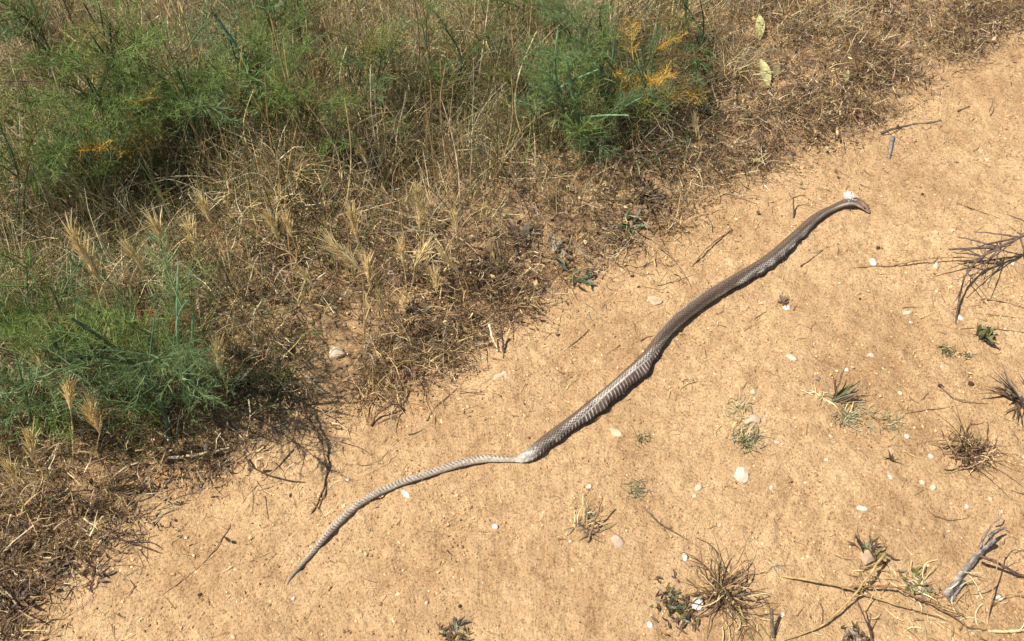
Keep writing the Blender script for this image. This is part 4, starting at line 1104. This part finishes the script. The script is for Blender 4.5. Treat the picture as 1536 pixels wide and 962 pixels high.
def barley(base_px, top_px, tip_px, label, group=None, tone=1.0):
    """base on the ground, top = foot of the ear, tip = its end"""
    g = ground(*base_px)
    top = lift(top_px[0], top_px[1], g[1] + 0.01) - g
    tip = lift(tip_px[0], tip_px[1], g[1] + 0.015) - g
    t = thing('bearded_grass', label, 'grass stalk', g, group)
    k = 10
    c = stem_line(np.zeros(3), top, rng.normal(0, 0.012), k)
    link('stalk', stem_mesh('stalk', c, 0.0013, 0.0009, np.array((0.64, 0.50, 0.24)) * tone, 'dry', 4, 3), t)
    me, aw = EARS[rng.integers(4)]
    d = tip - top; L = min(np.linalg.norm(d), 0.075)
    e = link('ear', me, t, top)
    q = Vector(d).to_track_quat('Z', 'Y')
    e.rotation_mode = 'QUATERNION'; e.rotation_quaternion = q @ Matrix.Rotation(rng.uniform(0, 6.28), 3, 'Z').to_quaternion()
    e.scale = (L * 0.85,) * 3
    stuff(link('awns', aw, e))
    # a dry leaf on the stalk
    m = c[k // 3]
    cl = curves(m[None], rng.uniform(0, 6.28), 0.9, 0.05, 1.5, 0.5, 7)[0]
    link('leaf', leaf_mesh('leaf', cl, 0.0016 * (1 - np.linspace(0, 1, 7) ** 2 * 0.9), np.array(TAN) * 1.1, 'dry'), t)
    return t

BG = 'bearded dry grass stalks of the verge'
barley((262, 470), (255, 376), (228, 328), 'bearded grass with a pale wide ear leaning over the two stemmed fennel')
barley((315, 470), (300, 378), (283, 338), 'bearded grass with a ragged drooping ear behind the two stemmed fennel')
barley((170, 560), (152, 425), (130, 378), 'tall bearded grass with one big golden ear leaning outward', )
barley((175, 565), (135, 395), (108, 348), 'golden bearded grass beside the tall one with a big ear')
barley((545, 520), (542, 405), (488, 362), 'bearded grass stalk bent nearly flat with a slim pale ear')
barley((545, 440), (538, 365), (528, 320), 'upright bearded grass behind the bare soil with the cream stone')
barley((650, 420), (640, 330), (620, 272), 'bearded grass with a tall pale ear behind the tan stone')
for b, t_, p_ in [((245, 470), (218, 408), (190, 372)), ((250, 480), (240, 400), (225, 380)), ((440, 410), (440, 360), (430, 330)), ((420, 400), (418, 362), (402, 325)),
                  ((640, 420), (630, 345), (632, 312)), ((560, 480), (556, 430), (552, 395)), ((610, 450), (606, 400), (600, 368)), ((110, 690), (106, 615), (100, 572)),
                  ((155, 700), (150, 650), (132, 612)), ((55, 740), (48, 690), (40, 640)), ((75, 620), (68, 560), (52, 500)), ((660, 490), (655, 440), (650, 410)),
                  ((580, 520), (575, 470), (568, 440)), ((690, 400), (685, 350), (682, 322)), ((615, 440), (622, 400), (640, 372)), ((340, 610), (332, 560), (326, 510)),
                  ((700, 450), (690, 410), (664, 380)), ((30, 780), (25, 735), (10, 700)), ((745, 420), (742, 390), (735, 370)), ((480, 470), (470, 430), (452, 408)),
                  ((330, 400), (318, 340), (300, 300)), ((560, 300), (552, 250), (540, 225)), ((1040, 250), (1045, 205), (1042, 180)), ((655, 300), (660, 330), (662, 300))]:
    o = barley(b, t_, p_, '', None, rng.uniform(0.8, 1.1))
    tag_near(o, 'thin bearded grass stalk', 'grass stalk', VERGE_MARKS, *b)

# ------------------------------------------------------------------ tall stalks standing in the verge
def stalk(base_px, top_px, r, colr, label, group=None, bow=0.01, dy=0.03, mat='dry', name='dry_stalk', mid=None):
    g = ground(*base_px)
    top = lift(top_px[0], top_px[1], g[1] + dy) - g
    if mid is not None:
        m = lift(mid[0], mid[1], g[1] + dy * 0.5) - g
        c = poly_smooth(np.array([np.zeros(3), m, top]), 16)
    else:
        c = stem_line(np.zeros(3), top, bow, 14)
    o = link(name, stem_mesh(name, c, r, r * 0.4, colr, mat, 5, 4), None, g)
    return tag(o, label, 'stalk', group)
stalk((180, 195), (-8, 122), 0.0028, (0.10, 0.06, 0.045), 'arching dark brown stem over the orange fennel fronds', dy=-0.02, mid=(95, 128), name='arching_stem', mat='wood')
stalk((95, 222), (-6, 242), 0.0022, (0.09, 0.065, 0.05), 'dark dead stem lying low beside the arching stem', dy=-0.03, mid=(45, 228), mat='wood')
stalk((625, 140), (620, -10), 0.0016, (0.10, 0.07, 0.05), 'dark thin stem beside the yellowish flower spikes', mat='wood')
stalk((1005, 175), (952, 180), 0.0013, PALE, 'pale straight straw lying in front of the orange fennel', dy=-0.05)
stalk((955, 180), (915, 130), 0.0013, PALE, 'pale forked straw crossing in front of the bluish fennel')
stalk((1045, 240), (1040, 165), 0.0014, (0.55, 0.45, 0.2), 'yellow straight straw between fennel and dark litter')
stalk((1445, 75), (1435, 0), 0.004, (0.36, 0.25, 0.11), 'thick straw bundle stem where the verge meets the far path', dy=0.02)
stalk((1455, 80), (1440, -5), 0.003, (0.44, 0.31, 0.14), 'second thick straw stem beside the bundle stem at the path corner', dy=0.03)
stalk((985, 430), (1015, 365), 0.0012, TAN, 'slender brown stalk at the verge edge near the snake')
for i in range(130):
    while True:
        x = random.uniform(-20, 1250) if i % 3 else random.uniform(120, 520); y = random.uniform(40, 330)
        g = ground(x, y); dd = float(edge_d(g[0], g[1]))
        if dd > 0.16 + 0.2 * (x > 900):
            break
    hpx = random.uniform(60, 200) * min(1, dd / 0.5 + 0.3)
    lean = (x - 768) / 1400
    ci = random.randrange(6)
    o = stalk((x, y), (x + lean * hpx + random.gauss(0, 22), y - hpx), random.uniform(0.0010, 0.0024), palette([[STRAW, PALE, TAN, (0.34, 0.30, 0.12), (0.14, 0.10, 0.065), (0.20, 0.30, 0.13)][ci]], 1, 0.15)[0],
              '', None, random.gauss(0, 0.02), random.uniform(0, 0.06))
    tag_near(o, '%s %s stalk' % ('tall' if hpx > 85 else 'short', ['straw coloured', 'pale', 'tan', 'olive', 'dark', 'green'][ci]), 'stalk', VERGE_MARKS, x, y)

# yellowish spikes of small flowers gone to seed
def seed_spike(base_px, top_px, label, group):
    g = ground(*base_px)
    top = lift(top_px[0], top_px[1], g[1] + 0.03) - g
    t = thing('seed_spike', label, 'flower spike', g, group)
    c = stem_line(np.zeros(3), top, 0.006, 18)
    link('stem', stem_mesh('stem', c, 0.0016, 0.0008, (0.40, 0.28, 0.12), 'dry', 5, 0), t)
    n = 70
    u = rng.uniform(4, 16.9, n); a = u.astype(int); b = c[a] * (1 - (u - a))[:, None] + c[a + 1] * (u - a)[:, None]
    cv = curves(b, rng.uniform(0, 6.28, n), 0.5, rng.uniform(0.006, 0.014, n), 0.3, 0, 3)
    V, F, C = tubes(cv, np.repeat(np.array([[0.0006, 0.0017, 0.0008]]), n, 0), palette([(0.52, 0.38, 0.16), (0.44, 0.27, 0.10)], n), 3)
    stuff(link('seed_pods', mesh_np('seed_pods', V, F, C, 'dry'), t))
for b, t_ in [((535, 185), (538, 62)), ((585, 180), (588, 65)), ((480, 170), (476, 90))]:
    seed_spike(b, t_, 'yellowish brown seed spike standing in the straw behind the litter', 'seed spikes in the straw')

# ------------------------------------------------------------------ broad leaves and small weeds on the verge
def broad_leaf(px, py, L, w, az, el, colr, label, mat='green', group=None):
    g = ground(px, py); sc = mpp(px, py); k = 9
    s = np.linspace(0, 1, k)
    c = curves(np.zeros((1, 3)), az, el, L * sc, 0.5, 0.1, k)[0]
    r = w * sc * (0.12 + 0.9 * np.sin(np.pi * np.clip(s * 0.93 + 0.05, 0, 1)))
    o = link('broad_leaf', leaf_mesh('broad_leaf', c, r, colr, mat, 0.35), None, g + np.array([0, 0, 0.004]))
    return tag(o, label, 'leaf', group)
broad_leaf(1150, 136, 46, 8, 1.75, 0.75, (0.62, 0.60, 0.26), 'pale yellow green pointed leaf standing in the dark litter')
broad_leaf(1138, 62, 38, 7, 1.5, 0.8, (0.60, 0.57, 0.24), 'pale yellow leaf standing beyond the pointed one')
broad_leaf(1160, 120, 22, 5, 1.2, 1.2, (0.36, 0.30, 0.14), 'small tan leaf behind the pale pointed leaf', 'dry')
broad_leaf(1115, 246, 40, 4, 0.1, 0.15, (0.48, 0.42, 0.20), 'pale flat dry leaf at the verge edge near the snake', 'dry')
broad_leaf(1265, 130, 22, 4, 1.2, 1.1, (0.46, 0.42, 0.18), 'little yellow leaf blade in the litter near the path')
for lab, x, y, nn, L, w, cs in [('rosette of grey green leaves beside the bearded grass with a tall ear', 552, 275, 9, 36, 5, [SAGE, BLUEG, OLIVE]),
                                ('rosette of dull leaves beside the grey green one', 515, 262, 8, 34, 5, [BLUEG, OLIVE, SAGE]),
                                ('dark grey leafy weed in the middle of the brown litter', 785, 358, 14, 32, 6, [GREY, DARK, SAGE]),
                                ('small weed with one round green leaf at the verge edge', 872, 420, 9, 30, 5, [SAGE, BLUEG, DARK]),
                                ('grassy green weed at the verge edge near the snake', 942, 345, 16, 42, 3, [OLIVE, SAGE, GREEN]),
                                ('dark grassy weed behind the grassy green weed', 965, 300, 18, 44, 2.6, [DARK, OLIVE, UMBER]),
                                ('leaning grey leaf weed beside the dark grey one', 835, 378, 6, 34, 5, [SAGE, GREY]),
                                ('small broad leaved weed by the yellow stone', 745, 400, 7, 22, 4, [SAGE, OLIVE]),
                                ('dark dead weed at the lowest corner of the verge', 20, 905, 26, 44, 4, [DARK, UMBER, BROWN]),
                                ('curled dead weed behind the lowest corner weed', 90, 850, 22, 36, 4, [DARK, UMBER, BROWN]),
                                ('curled brown dead leaves beside the small curved twig', 140, 868, 6, 26, 3, [UMBER, DARK, BROWN]),
                                ('dark withered weed under the long leaning fennel stem', 350, 580, 22, 40, 3.5, [DARK, UMBER, OLIVE])]:
    leaf_tuft('verge_weed', lab, 'weed', x, y, int(nn * 1.5), L * 0.85, w * 0.6, (0.7, 0.35), (0.7, 0.5), cs, mat='green', prof='leaf', spread=0.010, fold=0.5, wob=0.18)

# ------------------------------------------------------------------ dry grass tufts of the verge, each a thing
def tuft_mesh(name, seed, n, L, cols, w=None, el=(1.0, 0.35), bend=(0.8, 0.5), width=(0.0005, 0.0011), spread=0.02, mat='dry'):
    base = np.column_stack([rng.normal(0, spread, n), rng.normal(0, spread, n), np.zeros(n)])
    c = curves(base, rng.uniform(0, 6.28, n), rng.normal(el[0], el[1], n), L * rng.uniform(0.4, 1.1, n), rng.normal(bend[0], bend[1], n), rng.normal(0, 0.6, n), 6, 0.1, 'flat')
    V, F, C = tubes(c, rng.uniform(*width, n)[:, None] * np.linspace(1, 0.2, 6)[None], palette(cols, n, 0.22, w), 2)
    return mesh_np(name, V, F, C, mat)
TUFTS = {'straw': [tuft_mesh('straw_tuft', i, 130, 0.16, [STRAW, PALE, TAN, BROWN], [4, 3, 2, 1], width=(0.0006, 0.0014)) for i in range(5)],
         'brown': [tuft_mesh('brown_tuft', i, 150, 0.07, [BROWN, TAN, UMBER, STRAW, DARK], [4, 4, 3, 2, 1], (0.7, 0.4), spread=0.028, width=(0.0006, 0.0013)) for i in range(5)],
         'green': [tuft_mesh('green_tuft', i, 90, 0.13, [GREEN, OLIVE, SAGE, LIME], [4, 3, 2, 1], width=(0.0006, 0.0012), mat='green') for i in range(3)]}
def place_tufts(kind, n, dens, label, group, s0, s1):
    P = scatter(n, lambda x, y, d, px, py: dens(x, y, d, px, py) * (px > -40) * (px < 1580) * (py > -50) * (py < 1000))
    for i in range(n):
        me = TUFTS[kind][i % len(TUFTS[kind])]
        o = link(kind + '_grass_tuft', me, None, P[i] - np.array([0, 0, 0.002]))
        o.rotation_euler = (0, 0, random.uniform(0, 6.28)); s = random.uniform(s0, s1); o.scale = (s, s, s)
        qx, qy = proj(P[i])
        tag_near(o, '%s %s' % ('small' if s < s0 + (s1 - s0) * 0.5 else 'large', label), 'grass tuft', VERGE_MARKS, qx, qy)
place_tufts('straw', 150, lambda x, y, d, px, py: (d > 0.25) * tall_f(px, py, d) * (0.2 + 0.8 * clump(x, y, 0.2, 58)), 'straw grass tuft', 'straw grass tufts', 0.55, 1.15)
place_tufts('brown', 150, lambda x, y, d, px, py: (d > 0.02) * (d < 0.5) * bare_f(px, py) ** 2, 'brown grass tuft', 'brown grass tufts', 0.5, 1.1)
place_tufts('green', 40, lambda x, y, d, px, py: (d > 0.12) * green_f(px, py), 'green grass tuft', 'green grass tufts', 0.6, 1.1)
# the wiry hemmed clump that leans out over the path
for x, y, s, lab in [(600, 560, 1.3, 'largest matted wiry grass clump bulging out over bare soil'), (640, 530, 1.2, 'matted wiry grass clump behind the largest one at the verge corner'), (560, 580, 1.2, 'matted wiry grass clump between the cream stone and the curled dark twig'), (690, 500, 1.1, 'matted wiry grass clump beside the dark bent twig'), (620, 500, 1.1, 'matted wiry grass clump under the leaning bearded grass'), (585, 530, 1.0, 'matted wiry grass clump hugging the cream stone')]:
    g = ground(x, y)
    o = link('wiry_grass_clump', TUFTS['brown'][x % 5], None, g); o.scale = (s, s, s); o.rotation_euler = (0, 0, x)
    tag(o, lab, 'grass tuft', 'matted clumps at the verge corner')
